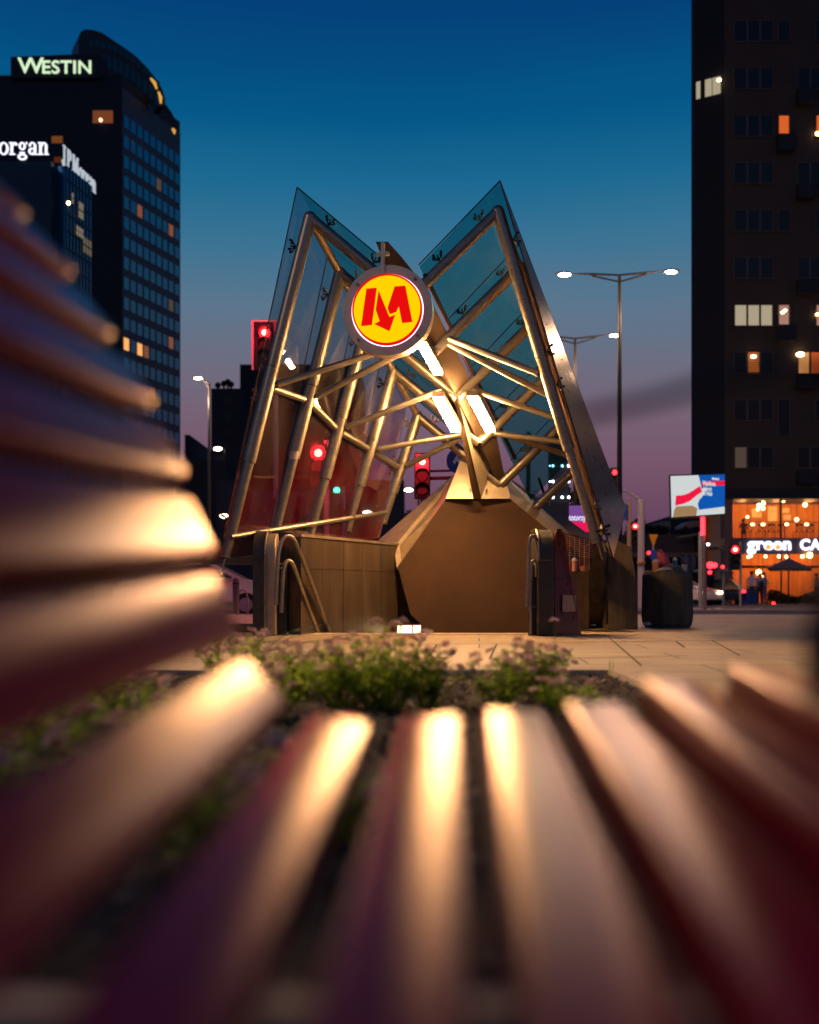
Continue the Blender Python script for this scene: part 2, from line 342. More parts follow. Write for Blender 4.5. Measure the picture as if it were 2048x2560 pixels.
# mulch chips
g = MB(); rr = random.Random(3)
for i in range(5200):
    x = rr.uniform(-2.2, B1x-.02); y = rr.uniform(B0y+.05, B1y-.02)
    a = rr.uniform(0, 6.28); l = rr.uniform(.012, .045); wd = rr.uniform(.005, .014); M = Matrix.Rotation(a, 3, 'Z') @ Matrix.Rotation(rr.uniform(-.5, .5), 3, 'Y')
    g.m = 1 if rr.random() < .06 else 0
    g.box((x, y, -.024+rr.uniform(0, .012)), (l, wd, .004), M)
tag(g.build('mulch', [mat('bark_chip', (.05, .03, .02), .9, 0, .5, 40), mat('pale_chip', (.30, .22, .16), .9)], smooth=False), 'dark bark chips scattered on the bed soil', 'mulch', kind='stuff')
g = MB()
def gq(u, v, z=.004): Y = CH*F/(v-HZ); return Vector(((u-CX)/F*Y, Y, z))
for (u0, v0, u1, v1, wd) in ((600, 1604, 1080, 1612, .05), (1080, 1612, 1900, 1600, .05), (1398, 1647, 1720, 1641, .03), (1383, 1612, 1408, 1666, .016), (1520, 1592, 1604, 1666, .016), (1690, 1604, 1712, 1620, .02), (1092, 1612, 1074, 1642, .016), (1242, 1611, 1224, 1650, .016), (1780, 1602, 1850, 1640, .016), (960, 1611, 930, 1650, .016)):
    a = gq(u0, v0); b = gq(u1, v1); d = (b-a).normalized(); n_ = Vector((-d.y, d.x, 0))*wd/2; g.poly([a-n_, b-n_, b+n_, a+n_])
struct(g.build('paving_joints', mat('joint_dark', (.06, .045, .032), .9), smooth=False))
# cycle symbol on the path
sym = E('cycle_marking', 'white bicycle marking painted on the grey path far right', 'road marking', (0, 0, 0))
g = MB()
def ringflat(cx, cy, rx, ry, wd, z, n=24):
    vs = []; fs = []
    for k in range(n):
        a = 2*math.pi*k/n
        vs += [(cx+rx*math.cos(a), cy+ry*math.sin(a), z), (cx+(rx-wd)*math.cos(a), cy+(ry-wd)*math.sin(a), z)]
    for k in range(n): j = (k+1) % n; fs.append((2*k, 2*j, 2*j+1, 2*k+1))
    g.add(vs, fs)
ringflat(9.4, 33.5, .6, 1.6, .16, -.014); ringflat(11.0, 33.5, .6, 1.6, .16, -.014)
g.poly([(9.4, 33.4, -.015), (10.3, 35.5, -.015), (10.45, 35.5, -.015), (9.6, 33.4, -.015)]); g.poly([(10.3, 33.4, -.0145), (11.0, 35.8, -.0145), (11.15, 35.8, -.0145), (10.5, 33.4, -.0145)])
g.build('painted_symbol', paint, sym, smooth=False)
# ------------------------------------------------------------------ bench
bench = E('park_bench', 'lacquered slat bench right before the lens, its blurred slats fanning across the foreground', 'bench', (0.05, 0.2, 0))
ends = [(1880, 1660), (1668, 1692), (1478, 1745), (1278, 1765), (1082, 1778), (868, 1785), (676, 1690), (585, 1505), (520, 1312), (450, 1135), (365, 960), (262, 795), (160, 640), (45, 500)]
YE = 1.25
pr = [P(u, v, YE) for u, v in ends]
dvec = Vector((.0506, 1, .0562))
for i, p in enumerate(pr):
    a = pr[max(i-1, 0)]; b = pr[min(i+1, len(pr)-1)]
    tg = (a-b); tg.y = 0; tg.normalize()                 # across the slat
    nm = Vector((-tg.z, 0, tg.x))
    if i <= 3: tg = Vector((1, 0, [-.10, -.08, -.04, 0][i])).normalized(); nm = Vector((-tg.z, 0, tg.x))
    if i >= 8: nm = (nm+Vector((0, 0, .12+.02*(i-8)))).normalized(); tg = Vector((nm.z, 0, -nm.x))
    wd, th = .076, .054
    if i in (6, 7, 8): wd = .086
    if i > 8: wd, th = .070, .028
    sec = []
    hw, hh, rc = wd/2, th/2, .009
    for cx, cz, a0 in ((hw-rc, hh-rc, 0), (-hw+rc, hh-rc, 90), (-hw+rc, -hh+rc, 180), (hw-rc, -hh+rc, 270)):
        for k in range(5):
            an = R(a0+k*22.5); sec.append((cx+rc*math.cos(an), cz+rc*math.sin(an)))
    c0 = p-nm*(th/2); n = len(sec); g = MB(); vs = []
    stations = [(0.0, .45), (-.006, .72), (-.018, .90), (-.04, 1.0), (-.5, 1), (-2.0, 1)]
    for t, sc in stations:
        for x, z_ in sec: vs.append(c0+dvec*t+tg*x*sc+nm*z_*sc)
    fs = [(j*n+k, j*n+(k+1) % n, (j+1)*n+(k+1) % n, (j+1)*n+k) for j in range(len(stations)-1) for k in range(n)]
    fs += [tuple(range(n)), tuple(range((len(stations)-1)*n, len(stations)*n))[::-1]]
    g.add(vs, fs); o = g.build('slat', slat_m, bench, angle=50); o.location = -Vector(bench.location)
# steel ribs under the slats, behind the frame's bottom edge, with feet
for t in (-1.32, -1.85):
    g = MB(); pts = []
    for i, p in enumerate(pr):
        a = pr[max(i-1, 0)]; b = pr[min(i+1, len(pr)-1)]; tg = (a-b); tg.y = 0; tg.normalize(); nm = Vector((-tg.z, 0, tg.x))
        if nm.z < 0 and i < 6: nm = -nm
        pts.append(p-nm*.066+dvec*t)
    g.path(pts, .016, 8); o = g.build('rib', twig_m, bench); o.location = -Vector(bench.location)
    for k in (1, 5):
        g = MB(); q = pts[k]; g.tube((q.x, q.y, 0.0), q, .018, seg=10); g.box((q.x, q.y, .008), (.09, .09, .016))
        o = g.build('leg', twig_m, bench); o.location = -Vector(bench.location)
g = MB(); g.path([P(1450, 1040, .78), P(1620, 1004, .76), P(1760, 965, .70), P(1950, 915, .70), P(2150, 930, .70), P(2170, 1250, .7), P(2110, 1480, .7), P(2075, 1600, .7), P(2090, 1760, .7)], [.0048]*4+[.018]*5, 10)
o = g.build('armrest', twig_m, bench); o.location = -Vector(bench.location)
# ------------------------------------------------------------------ metro entrance canopy
MX = E('metro_entrance_canopy', 'glass and steel tube canopy shaped like an M over the stairs', 'metro entrance', (0, 10.5, 0))
OFF = -Vector(MX.location)
def mpart(g, name, m, **k):
    o = g.build(name, m, MX, **k); o.location = OFF; return o
AXD = Vector((.569, 1, -.848))
SS = [0, .497, .985, 1.50, 2.03, 2.56]
N1 = P(775, 545, 10.5); R1 = P(1245, 530, 10.5); VV = P(1021, 750, 10.5)
Lt = [N1+AXD*s for s in SS]; Rt = [R1+AXD*s for s in SS]; Vl = [VV+AXD*s for s in SS]
Lb0 = P(565, 1390, 10.5); Rb0 = P(1493, 1353, 10.5)
Lb = [Lb0+Vector((.79, 1, .25))*s for s in SS]; Lb[1] = P(690, 1322, 11.0); 
Rb = [Rb0+Vector((.27, 1, .20))*s for s in SS]
def leg(a, b, name='frame_leg'):
    d = b-a; g = MB(); ru, rl = .068, .052
    p1 = a+d*.44; p2 = a+d*.72
    g.path([a, p1], ru+.001); g.path([p1+d*.002, p2], ru); g.path([p2, p2+d*.001, p2+d*.0012, b], [ru, ru, rl, rl])
    g.path([b, b+d.normalized()*.015], [.06, .06]); g.path([b, b+d.normalized()*.2], .012, 8)
    return mpart(g, name, steel)
for i in range(5):
    leg(Lt[i], Lb[i]); leg(Rt[i], Rb[i])
leg(Rt[5], Rb[5])
for i in range(5):
    g = MB(); g.tube(Lt[i], Vl[i], .062); mpart(g, 'roof_tube', steel)
    g = MB(); g.tube(Rt[i], Vl[i], .062); mpart(g, 'roof_tube', steel)
    g = MB(); g.sph(Lt[i], .071); g.sph(Rt[i], .071); mpart(g, 'node', steel)
g = MB(); g.tube(Rt[5], Vl[5]+Vector((.2, 0, .2)), .062); mpart(g, 'roof_tube', steel)
g = MB(); g.tube(Lt[0], Lt[4], .045); mpart(g, 'ridge_tube', steel_dull)
g = MB(); g.tube(Rt[0], Rt[5], .045); mpart(g, 'ridge_tube', steel_dull)
JL = [Lt[i].lerp(Lb[i], .5) for i in range(5)]; JR = [Rt[i].lerp(Rb[i], .5) for i in range(6)]
for i in range(4):
    g = MB(); g.tube(JL[i].lerp(JL[i+1], .1), JL[i].lerp(JL[i+1], .9), .04); g.tube(JL[i], JL[i+1], .02); mpart(g, 'side_rail', steel)
    g = MB(); g.tube(JR[i], JR[i+1], .04); mpart(g, 'side_rail', steel)
def beamL(k): return Vl[k]+Vector((-.10, 0, .12))
def beamR(k): return Vl[k]+Vector((.10, 0, .12))
def brace(a, b):
    g = MB(); d = (b-a).normalized(); g.tube(a+d*.12, b, .036); g.tube(a, a+d*.12, .018, seg=8)
    g.tube(a+d*.10, a+d*.13, .042); mpart(g, 'brace', steel)
for j, k in ((0, 1), (1, 1), (2, 2), (3, 3), (4, 3)):
    brace(JL[j], beamL(k)+(Vector((-.04, 0, .02)) if j == 0 else Vector((0, 0, 0)))); brace(JR[j], beamR(k)+(Vector((0, 0, .05)) if j in (0, 4) else Vector((0, 0, 0))))
g = MB(); g.tube(P(577, 1343, 10.42), P(965, 1281, 12.5), .03); mpart(g, 'bottom_rail', steel)
g = MB(); g.tube(P(1500, 1330, 10.46), P(1500, 1330, 10.46)+Vector((.27, 1, .2))*2.5, .03); mpart(g, 'bottom_rail', steel)
# spine beam: inverted triangle tapering to a prow
def sect(s, hw, h): k = VV+AXD*s; return [k, k+Vector((hw, 0, h)), k+Vector((-hw, 0, h))]
secs = [sect(-.47, .062, .05), sect(-.3, .10, .10), sect(0, .155, .17), sect(1.55, .17, .20), sect(2.12, .04, .05)]
g = MB(); vs = [v for s_ in secs for v in s_]; fs = [(0, 2, 1), (12, 13, 14)]
for i in range(4):
    for k in range(3): j = (k+1) % 3; fs.append((3*i+k, 3*i+j, 3*i+3+j, 3*i+3+k))
g.add(vs, fs); mpart(g, 'spine_beam', beam_m, smooth=False)
for sgn in (-1, 1):      # gutters along both upper edges
    g = MB(); a = VV+AXD*-.05+Vector((sgn*.20, 0, .21)); b = VV+AXD*1.95+Vector((sgn*.225, 0, .25))
    g.path([a, b], .028, 4); mpart(g, 'gutter', dark_metal, smooth=False)
# support fin and pedestal plates
g = MB(); g.prism([P(1132, 968, 11.45), P(1147, 1000, 11.5), P(1203, 1247, 12.34), P(1184, 1247, 12.34)], (0, .03, 0)); mpart(g, 'support_fin', beam_m, smooth=False)
g = MB(); g.prism([P(1147, 1002, 11.56), P(1203, 1083, 12.2), P(1238, 1118, 12.5), P(1204, 1246.5, 12.42)], (0, .025, 0)); mpart(g, 'support_plate', steel_plate, smooth=False)
g = MB(); g.prism([P(1114, 1246.5, 12.46), P(1186, 1246.5, 12.40), P(1172, 1175, 12.55), P(1160, 1128, 12.66)], (0, .025, 0))
g.tube(P(1175, 1220, 12.43), P(1175, 1220, 12.36), .012, seg=8); mpart(g, 'pedestal_plate', steel_plate, smooth=False)
g = MB(); g.prism([P(1202, 1246.5, 12.40), P(1277, 1246.5, 12.46), P(1258, 1172, 12.62), P(1240, 1108, 12.75)], (0, .025, 0))
g.tube(P(1217, 1220, 12.43), P(1217, 1220, 12.36), .012, seg=8); mpart(g, 'pedestal_plate', steel_plate, smooth=False)
g = MB(); g.prism([P(1170, 1060, 12.0), P(1200, 1075, 12.3), P(1236, 1105, 12.8), P(1216, 1247, 12.8), P(1190, 1247, 12.8)], (0, .04, 0)); mpart(g, 'support_back', beam_m, smooth=False)
# LED strips on the beam's lower faces
def strip(u0, v0, u1, v1, Ya, Yb, w_):
    a = P(u0, v0, Ya); b = P(u1, v1, Yb); d = (b-a); 
    g = MB(); x = Vector((w_/2, 0, 0)); n = Vector((0, .01, .05))
    g.add([a-x, a+x, b+x, b-x], [(0, 1, 2, 3)]); 
    g.v = []; g.f = []; g.mi = []; n = Vector((0, .025, .03)); g.add([a-x, a+x, b+x, b-x, a-x+n, a+x+n, b+x+n, b-x+n], [(0,1,2,3), (7,6,5,4), (0,4,5,1), (1,5,6,2), (2,6,7,3), (3,7,4,0)])
    o = mpart(g, 'light_strip', lamp_hot, smooth=False)
    h = MB(); x2 = Vector((w_/2+.012, 0, 0)); up = Vector((0, .032, .040)); a = a+up*.8; b = b+up*.8
    h.add([a-x2+up*.2, a+x2+up*.2, b+x2+up*.2, b-x2+up*.2, a-x2+up*2, a+x2+up*2, b+x2+up*2, b-x2+up*2], [(0,1,2,3), (7,6,5,4), (0,4,5,1), (1,5,6,2), (2,6,7,3), (3,7,4,0)])
    for k in range(5):
        q = a+d*(k+.2)/5
        for sg in (-1, 1): h.box(q+Vector((sg*(w_/2+.014), 0, 0)), (.018, .012, .012))
    h.build('lamp_housing', steel_dull, o, smooth=False)
strip(1053, 862, 1096, 938, 10.72, 11.02, .088)
strip(1096, 999, 1140, 1080, 11.28, 11.6, .105)
strip(1182, 997, 1226, 1080, 11.32, 11.64, .105)
# glass: side panes and roof panes
LA = P(743, 468, 10.42); RA = P(1250, 452, 10.38); VG = P(1016, 672, 10.42); LT = P(545, 1402, 10.4); RT = P(1533, 1395, 10.38)
gs = [0, .52, 1.01, 1.52, 2.06]
def pane(name, a, b, c, d, m, gap=.006):
    ce = (a+b+c+d)/4; q = [p+(ce-p).normalized()*gap*2 for p in (a, b, c, d)]
    g = MB(); g.add(q, [(0, 1, 2, 3)]); return mpart(g, name, m, smooth=False, solid=.012)
for i in range(4):
    s0, s1 = gs[i], gs[i+1]
    l0 = LT+Vector((.79, 1, .17))*s0; l1 = LT+Vector((.79, 1, .17))*s1
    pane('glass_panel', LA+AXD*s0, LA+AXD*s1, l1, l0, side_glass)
    pane('roof_glass_panel', LA+AXD*s0, LA+AXD*s1, VG+AXD*s1+Vector((-.12, 0, 0)), VG+AXD*s0+Vector((-.12, 0, 0)), roof_glass)
gs2 = [0, .52, 1.01, 1.52, 2.06, 2.6, 3.2]
for i in range(5):
    s0, s1 = gs2[i], gs2[i+1]
    pane('roof_glass_panel', RA+AXD*s0, RA+AXD*s1, VG+AXD*s1+Vector((.13, 0, .02)), VG+AXD*s0+Vector((.13, 0, .02)), roof_glass)
BD = Vector((.255, 1, .235))
gs3 = [0, .52, 1.01, 1.52, 2.06, 2.6, 3.15, 3.62]
for i in range(7):
    s0, s1 = gs3[i], gs3[i+1]
    a, b, c, d = RA+AXD*s0, RA+AXD*s1, RT+BD*s1, RT+BD*s0
    pane('side_cladding', a, b, c, d, clad_glass, .004)
# edge seals (dark lines along the front edges of the glass)
def seal(a, b, r=.007): g = MB(); g.tube(a, b, r, seg=6); mpart(g, 'edge_seal', dark_metal)
seal(LA, LT); seal(LA, VG+Vector((-.16, 0, .03))); seal(RA, VG+Vector((.13, 0, .04))); seal(RA, RT); seal(RA, RA+AXD*3.62, .009); seal(RT, RT+BD*3.6)
for s_ in gs[1:4]: seal(LA+AXD*s_, LT+Vector((.79, 1, .17))*s_, .006)
for s_ in gs2[1:5]: seal(RA+AXD*s_, VG+AXD*s_+Vector((.13, 0, .02)), .006)
# spider clamps
def clamp(p, out):
    out = out.normalized(); g = MB(); a = Vector((0, 1, 0)); side = out.cross(Vector((.3, .9, .3))).normalized()
    g.tube(p, p+out*.13, .009, seg=8); q = p+out*.07
    g.sph(p+out*.02, .02, 8, 6)
    for sg in (-1, 1):
        for t in (-1, 1):
            e = q+side*sg*.045+a*t*.045+out*.04; g.tube(q, e, .007, seg=6); g.tube(e, e+out*.03, .014, seg=8)
    mpart(g, 'glass_clamp', dark_metal if random.random() < .4 else steel)
for i in range(5):
    for f in (.09, .43, .53, .9):
        q = Lt[i].lerp(Lb[i], f); clamp(q, Vector((-1, -.05, .2)))
        if i == 0: clamp(Rt[i].lerp(Rb[i], f), Vector((1, .1, .3))*.5)
    for f in (.16, .62):
        clamp(Lt[i].lerp(Vl[i], f), Vector((.5, -.2, 1))); clamp(Rt[i].lerp(Vl[i], f), Vector((-.5, -.2, 1)))
clamp(P(1491, 1328, 10.44), Vector((1, .1, .1)))
rivet_m = mat('rivet_metal', (.75, .62, .55), .5)
# rivets on the right cladding
nrm = ((RA+AXD*2-RA).cross(RT-RA)).normalized()
if nrm.x < 0: nrm = -nrm
for s_ in (.26, .78, 1.3, 1.8, 2.3):
    for f in (.33, .70):
        a = RA+AXD*s_; b = RT+BD*s_; q = a.lerp(b, f); g = MB(); g.tube(q-nrm*.02, q+nrm*.008, .008, seg=8); g.tube(q+Vector((.03, .1, .03))-nrm*.02, q+Vector((.03, .1, .03))+nrm*.008, .008, seg=8); mpart(g, 'rivet', rivet_m)
# a sticker on the second leg
a = Lt[1].lerp(Lb[1], .70); d = (Lb[1]-Lt[1]).normalized(); M = d.to_track_quat('Z', 'Y').to_matrix()
g = MB(); 
for k in range(5):
    t0 = R(-125+k*16); t1 = R(-125+(k+1)*16); 
    g.add([a+Vector((.0715*math.cos(t0), .0715*math.sin(t0), 0)), a+Vector((.0715*math.cos(t1), .0715*math.sin(t1), 0)), a+Vector((.0715*math.cos(t1), .0715*math.sin(t1), 0))-d*-.09, a+Vector((.0715*math.cos(t0), .0715*math.sin(t0), 0))-d*-.09], [(0, 1, 2, 3)])
mpart(g, 'sticker', paper)
# ------------------------------------------------------------------ round M sign
SC = P(970, 778, 9.92)
sg = E('metro_sign', 'round backlit yellow sign with red M and arrow in a steel ring', 'metro sign', SC, R(-7))
def ringp(r0, r1, y0, y1, n=72):
    g = MB(); vs = []; fs = []
    for k in range(n):
        a = 2*math.pi*k/n; c, s_ = math.cos(a), math.sin(a)
        vs += [(r0*c, y0, r0*s_), (r1*c, y0, r1*s_), (r1*c, y1, r1*s_), (r0*c, y1, r0*s_)]
    for k in range(n):
        j = (k+1) % n
        for q in range(4): fs.append((4*k+q, 4*j+q, 4*j+(q+1) % 4, 4*k+(q+1) % 4))
    g.add(vs, fs); return g
def disc(r, y, n=72): g = MB(); g.add([(r*math.cos(2*math.pi*k/n), y, r*math.sin(2*math.pi*k/n)) for k in range(n)], [tuple(range(n))]); return g
ringp(.362, .450, -.04, .13).build('steel_ring', steel_plate, sg, bevel=.004)
g = disc(.449, .131); g.build('back_plate', steel_dull, sg)
ringp(.349, .362, -.022, .05).build('lit_rim', sign_white, sg)
g = ringp(.333, .349, -.075, .02); g.build('red_border', sign_red, sg)
g = disc(.334, -.070); g.build('yellow_face', sign_yellow, sg)
def sg_poly(pts): return [((x-682)*.2203/F*9.92, -.0735, -(y-985)*.2203/F*9.92) for x, y in pts]
g = MB()
for pl in ([(448,745),(568,740),(512,1160),(388,1167)], [(588,772),(712,1075),(778,1050),(712,1235),(538,1148),(600,1118),(555,985)], [(770,733),(892,728),(972,1140),(855,1148),(818,960),(788,1022),(716,1043),(690,972)]):
    g.poly(sg_poly(pl))
g.build('letter_m', sign_red, sg, smooth=False)
for u, v in ((340, 685), (1000, 650), (355, 1315), (1030, 1290)):
    x, z = (u-682)*.2203/F*9.92, -(v-985)*.2203/F*9.92; g = MB(); g.tube((x, -.042, z), (x, -.056, z), .015, seg=6); g.box((x, -.057, z), (.035, .006, .008)); g.box((x, -.0572, z), (.008, .0062, .035)); g.build('ring_bolt', steel, sg)
g = MB(); g.bx(-.062, -.028, -.06, .0, .345, .67); g.bx(-.11, .015, -.055, .01, .555, .578); g.bx(-.058, -.035, -.02, .16, .3, .45); g.build('hanger', steel_plate, sg, smooth=False)
# ------------------------------------------------------------------ plinth, stairwell wall, copings
pl = E('granite_plinth', 'octagonal brown plinth with sloping lit copings behind the stairs', 'plinth', (1.0, 12.7, 0))
o_ = -Vector(pl.location)
YP = 12.5
front = [P(1114, 1247, YP), P(1277, 1247, YP), P(1420, 1362, YP), P(1440, 1480, YP), P(1440, 1620, YP), P(1060, 1620, YP), P(1053, 1561, YP), P(1026, 1537, YP), P(994, 1418, YP)]
g = MB(); g.prism(front, (0, .5, 0)); o = g.build('front_slab', plinth_m, pl, smooth=False, bevel=.006); o.location = o_
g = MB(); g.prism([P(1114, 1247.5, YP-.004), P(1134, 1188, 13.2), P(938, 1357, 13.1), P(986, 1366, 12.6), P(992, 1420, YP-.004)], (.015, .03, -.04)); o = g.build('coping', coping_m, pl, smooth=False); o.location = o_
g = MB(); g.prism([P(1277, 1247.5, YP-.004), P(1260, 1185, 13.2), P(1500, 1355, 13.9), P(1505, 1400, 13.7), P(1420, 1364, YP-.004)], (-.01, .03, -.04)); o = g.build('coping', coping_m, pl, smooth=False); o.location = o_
g = MB(); g.prism([P(1134, 1190, 13.21), P(1260, 1187, 13.21), P(1500, 1357, 13.95), P(1500, 1560, 13.95), P(1100, 1560, 13.3), P(945, 1560, 13.3), P(938, 1359, 13.15)], (0, .8, 0)); o = g.build('rear_slab', plinth_m, pl, smooth=False); o.location = o_
g = MB(); a = P(1116, 1244, YP-.02); b = P(1276, 1244, YP-.02); g.box((a+b)/2, ((b-a).x, .03, .012)); o = g.build('trim', dark_metal, pl, smooth=False); o.location = o_
# left stair wall
wl = E('stairwell_wall', 'granite clad wall with steel coping left of the stairs', 'wall', (-1.2, 10.8, 0))
o_ = -Vector(wl.location)
wa = P(752, 1337, 10.72); wb = P(995, 1365, 12.62)
wa0 = Vector((wa.x, wa.y, 0)); wb0 = Vector((wb.x, wb.y, 0)); dz = wa.z
nn = Vector((-(wb-wa).y, (wb-wa).x, 0)).normalized()*.16
ga = wa0-(wb0-wa0)*.02
def vq(a, b, z0, z1, th): 
    g.prism([(a.x, a.y, z0), (b.x, b.y, z0), (b.x, b.y, z1), (a.x, a.y, z1)], th)
g = MB(); nsl = 5
for lv, (z0, z1) in enumerate([(-1.2, .715), (.72, dz-.02)]):
    for k in range(nsl):
        t0 = k/nsl+.0015; t1 = (k+1)/nsl-.0015; vq(wa0.lerp(wb0, t0), wa0.lerp(wb0, t1), z0, z1, nn)
o = g.build('granite_slab', wall_granite, wl, smooth=False); o.location = o_
g = MB(); vq(wa0+nn*.15, wb0+nn*.15, -1.2, dz-.03, nn*.8); o = g.build('wall_core', block_granite, wl, smooth=False); o.location = o_
g = MB(); m_ = nn.normalized()*-.012; vq(wa0+m_, wb0+m_, dz-.02, dz+.012, nn*1.3); o = g.build('steel_coping', steel_dull, wl, smooth=False); o.location = o_
# stretch of wall running left behind the balustrade
g = MB(); a = P(560, 1360, 11.5); g.bx(a.x-.25, -1.25, 11.45, 11.75, .79, 1.07); g.bx(a.x-.25, -1.25, 11.5, 11.7, .0, .1)
o = g.build('glass_base_band', beam_m, wl, smooth=False); o.location = o_
# low inner slab by the handrail
g = MB(); a = P(705, 1590, 10.9); 
g.prism([P(712, 1425, 11.2), P(760, 1425, 11.35), P(830, 1590, 11.6), P(707, 1590, 11.2)], (0, .04, 0)); g.m = 1; g.box(P(745, 1511, 11.19), (.18, .02, .006))
o = g.build('inner_slab', [wall_granite, dark_metal], wl, smooth=False); o.location = o_
# ------------------------------------------------------------------ escalator ends
def rounded(cx, r, zt, zb, n=10):
    pts = [(cx-r, zb)]
    for k in range(n+1):
        a = math.pi-math.pi*k/n; pts.append((cx+r*math.cos(a), zt-r+r*math.sin(a)))
    pts.append((cx+r, zb)); return pts
lb = E('escalator_balustrade', 'tall rounded black stone newel with paired steel handrails left of the stairs', 'balustrade', (-1.45, 10.4, 0))
def put(g, name, m, e, **k): o = g.build(name, m, e, **k); o.location = -Vector(e.location); return o
# newel: box whose top rolls over sideways
def newel(e, x0, x1, Y, zt, depth, lean=0, faceR=None):
    prof = []; r = depth*.45
    # profile in Y-Z, extruded in X
    for k in range(9):
        a = math.pi-math.pi/2*k/8; prof.append((Y+r+r*math.cos(a), zt-r+r*math.sin(a)))
    prof += [(Y+depth, zt-.02), (Y+depth, .0), (Y, .0)]
    return prof
prof = newel(lb, 0, 0, 10.42, 1.12, .62)
xa, xb = P(632, 0, 10.42).x, P(664, 0, 10.42).x
g = MB(); g.prism([(xa, y, z) for y, z in prof], (xb-xa, 0, 0)); g.m = 1; g.box(((xa+xb)/2, 10.416, .80), (xb-xa, .006, .004))
put(g, 'newel_post', [black_granite, rubber], lb, bevel=.008)
g = MB(); xc = P(690, 0, 10.5).x
pf = [(y*.98+.21, z-.03) for y, z in prof[:-3]]+[(10.9, .9), (10.9, 0), (10.44, 0)]
pf = [(max(y, 10.44), z) for y, z in pf]
g.prism([(xb+.002, y, z) for y, z in pf], (xc-xb-.004, 0, 0)); put(g, 'steel_side_panel', steel_dull, lb, bevel=.005)
g = MB(); g.bx(xc, P(715, 0, 10.6).x, 10.62, 10.75, .0, .95); put(g, 'dark_infill', dark_metal, lb, smooth=False)
g = MB(); g.path([(xb-.004, y-.006, z+.004) for y, z in prof[:-3]]+[(xb-.004, 10.95, 1.118)], .010, 8); g.tube((xb-.004, 10.412, .0), (xb-.004, 10.412, .84), .010, seg=8); put(g, 'edge_trim', steel, lb)
def rail(pts, r, e, name='handrail'):
    # Catmull-Rom smoothing
    pts = [Vector(p) for p in pts]; q = [pts[0]]
    for i in range(len(pts)-1):
        p0 = pts[max(i-1, 0)]; p1 = pts[i]; p2 = pts[i+1]; p3 = pts[min(i+2, len(pts)-1)]
        for k in range(1, 7):
            t = k/6; q.append(.5*((2*p1)+(p2-p0)*t+(2*p0-5*p1+4*p2-p3)*t*t+(3*p1-p0-3*p2+p3)*t**3))
    g = MB(); g.path(q, r, 12); return put(g, name, steel, e)
rail([P(690, 1512, 10.35), P(693, 1430, 10.35), P(697, 1380, 10.36), P(707, 1348, 10.4), P(722, 1340, 10.46), P(737, 1352, 10.52), P(752, 1388, 10.6), P(790, 1485, 10.9), P(826, 1588, 11.2)], .021, lb)
rail([P(703, 1532, 10.4), P(707, 1450, 10.4), P(710, 1420, 10.42), P(718, 1403, 10.46), P(729, 1406, 10.5), P(740, 1430, 10.55), P(765, 1500, 10.8), P(799, 1588, 11.05)], .021, lb)
g = MB()
for u, v in ((697, 1410), (699, 1420), (676, 1484)): g.tube(P(u-6, v, 10.4), P(u+12, v, 10.4), .008, seg=6)
put(g, 'rail_bracket', steel, lb)
g = MB(); g.prism([P(735, 1352, 10.75), P(752, 1352, 10.85), P(838, 1590, 11.4), P(806, 1590, 11.3)], (0, .05, 0)); put(g, 'escalator_skirt', dark_metal, lb, smooth=False)
# right newel
rb = E('escalator_balustrade', 'broad rounded black stone newel with dark red side panel right of the stairs', 'balustrade', (1.5, 10.4, 0))
prof = newel(rb, 0, 0, 10.40, 1.13, .62)
xa, xb = P(1346, 0, 10.4).x, P(1386, 0, 10.4).x
g = MB(); g.prism([(xa, y, z) for y, z in prof], (xb-xa, 0, 0)); g.m = 1; g.box(((xa+xb)/2, 10.396, .795), (xb-xa, .006, .004)); put(g, 'newel_post', [black_granite, steel_dull], rb, bevel=.008)
g = MB(); g.path([(xa+.004, y-.006, z+.004) for y, z in prof[:-3]]+[(xa+.004, 11.0, 1.128)], .012, 8); g.tube((xa+.004, 10.392, .8), (xa+.004, 10.392, .87), .012, seg=8); put(g, 'edge_trim', steel, rb)
pts = [P(1388, 1590, 10.42), P(1388, 1340, 10.42), P(1394, 1322, 10.44), P(1404, 1322, 10.5), P(1413, 1340, 10.6), P(1424, 1420, 10.8), P(1438, 1460, 10.9), P(1453, 1586, 10.95)]
g = MB(); g.prism(pts, (0, .10, 0)); g.m = 1; g.prism([P(1394, 1446, 10.405), P(1432, 1446, 10.79), P(1432, 1448, 10.79), P(1394, 1448, 10.405)], (0, -.01, 0)); put(g, 'red_side_panel', [red_panel, rubber], rb, smooth=False)
g = MB(); g.prism([P(1406, 1488, 10.55), P(1440, 1488, 10.85), P(1440, 1528, 10.85), P(1406, 1530, 10.55)], (0, -.012, 0)); put(g, 'notice', mat('tan_notice', (.55, .36, .22), .7, 0, .2, 20), rb, smooth=False)
g = MB(); g.tube(P(1347, 1585, 10.5), P(1385, 1600, 10.35), .03); g.bx(xa+.03, xb-.02, 10.36, 10.5, .0, .03); put(g, 'foot', rubber, rb)
rail([P(1317, 1516, 10.3), P(1320, 1430, 10.3), P(1324, 1355, 10.3), P(1331, 1340, 10.32), P(1341, 1345, 10.4), P(1343, 1370, 10.6), P(1343, 1420, 10.8)], .017, rb)
rail([P(1325, 1530, 10.33), P(1327, 1450, 10.33), P(1329, 1408, 10.33), P(1335, 1401, 10.36), P(1340, 1410, 10.4), P(1341, 1440, 10.5)], .015, rb)
g = MB(); g.bx(P(1323, 0, 10.5).x, xa, 10.55, 10.6, .0, .75); put(g, 'dark_infill', dark_metal, rb, smooth=False)
g = MB(); g.bx(P(1324, 0, 10.35).x, P(1329, 0, 10.35).x, 10.34, 10.36, .02, .3); g.tube(P(1317, 1516, 10.3), P(1345, 1517, 10.4), .006, seg=6); put(g, 'rail_bracket', steel, rb)
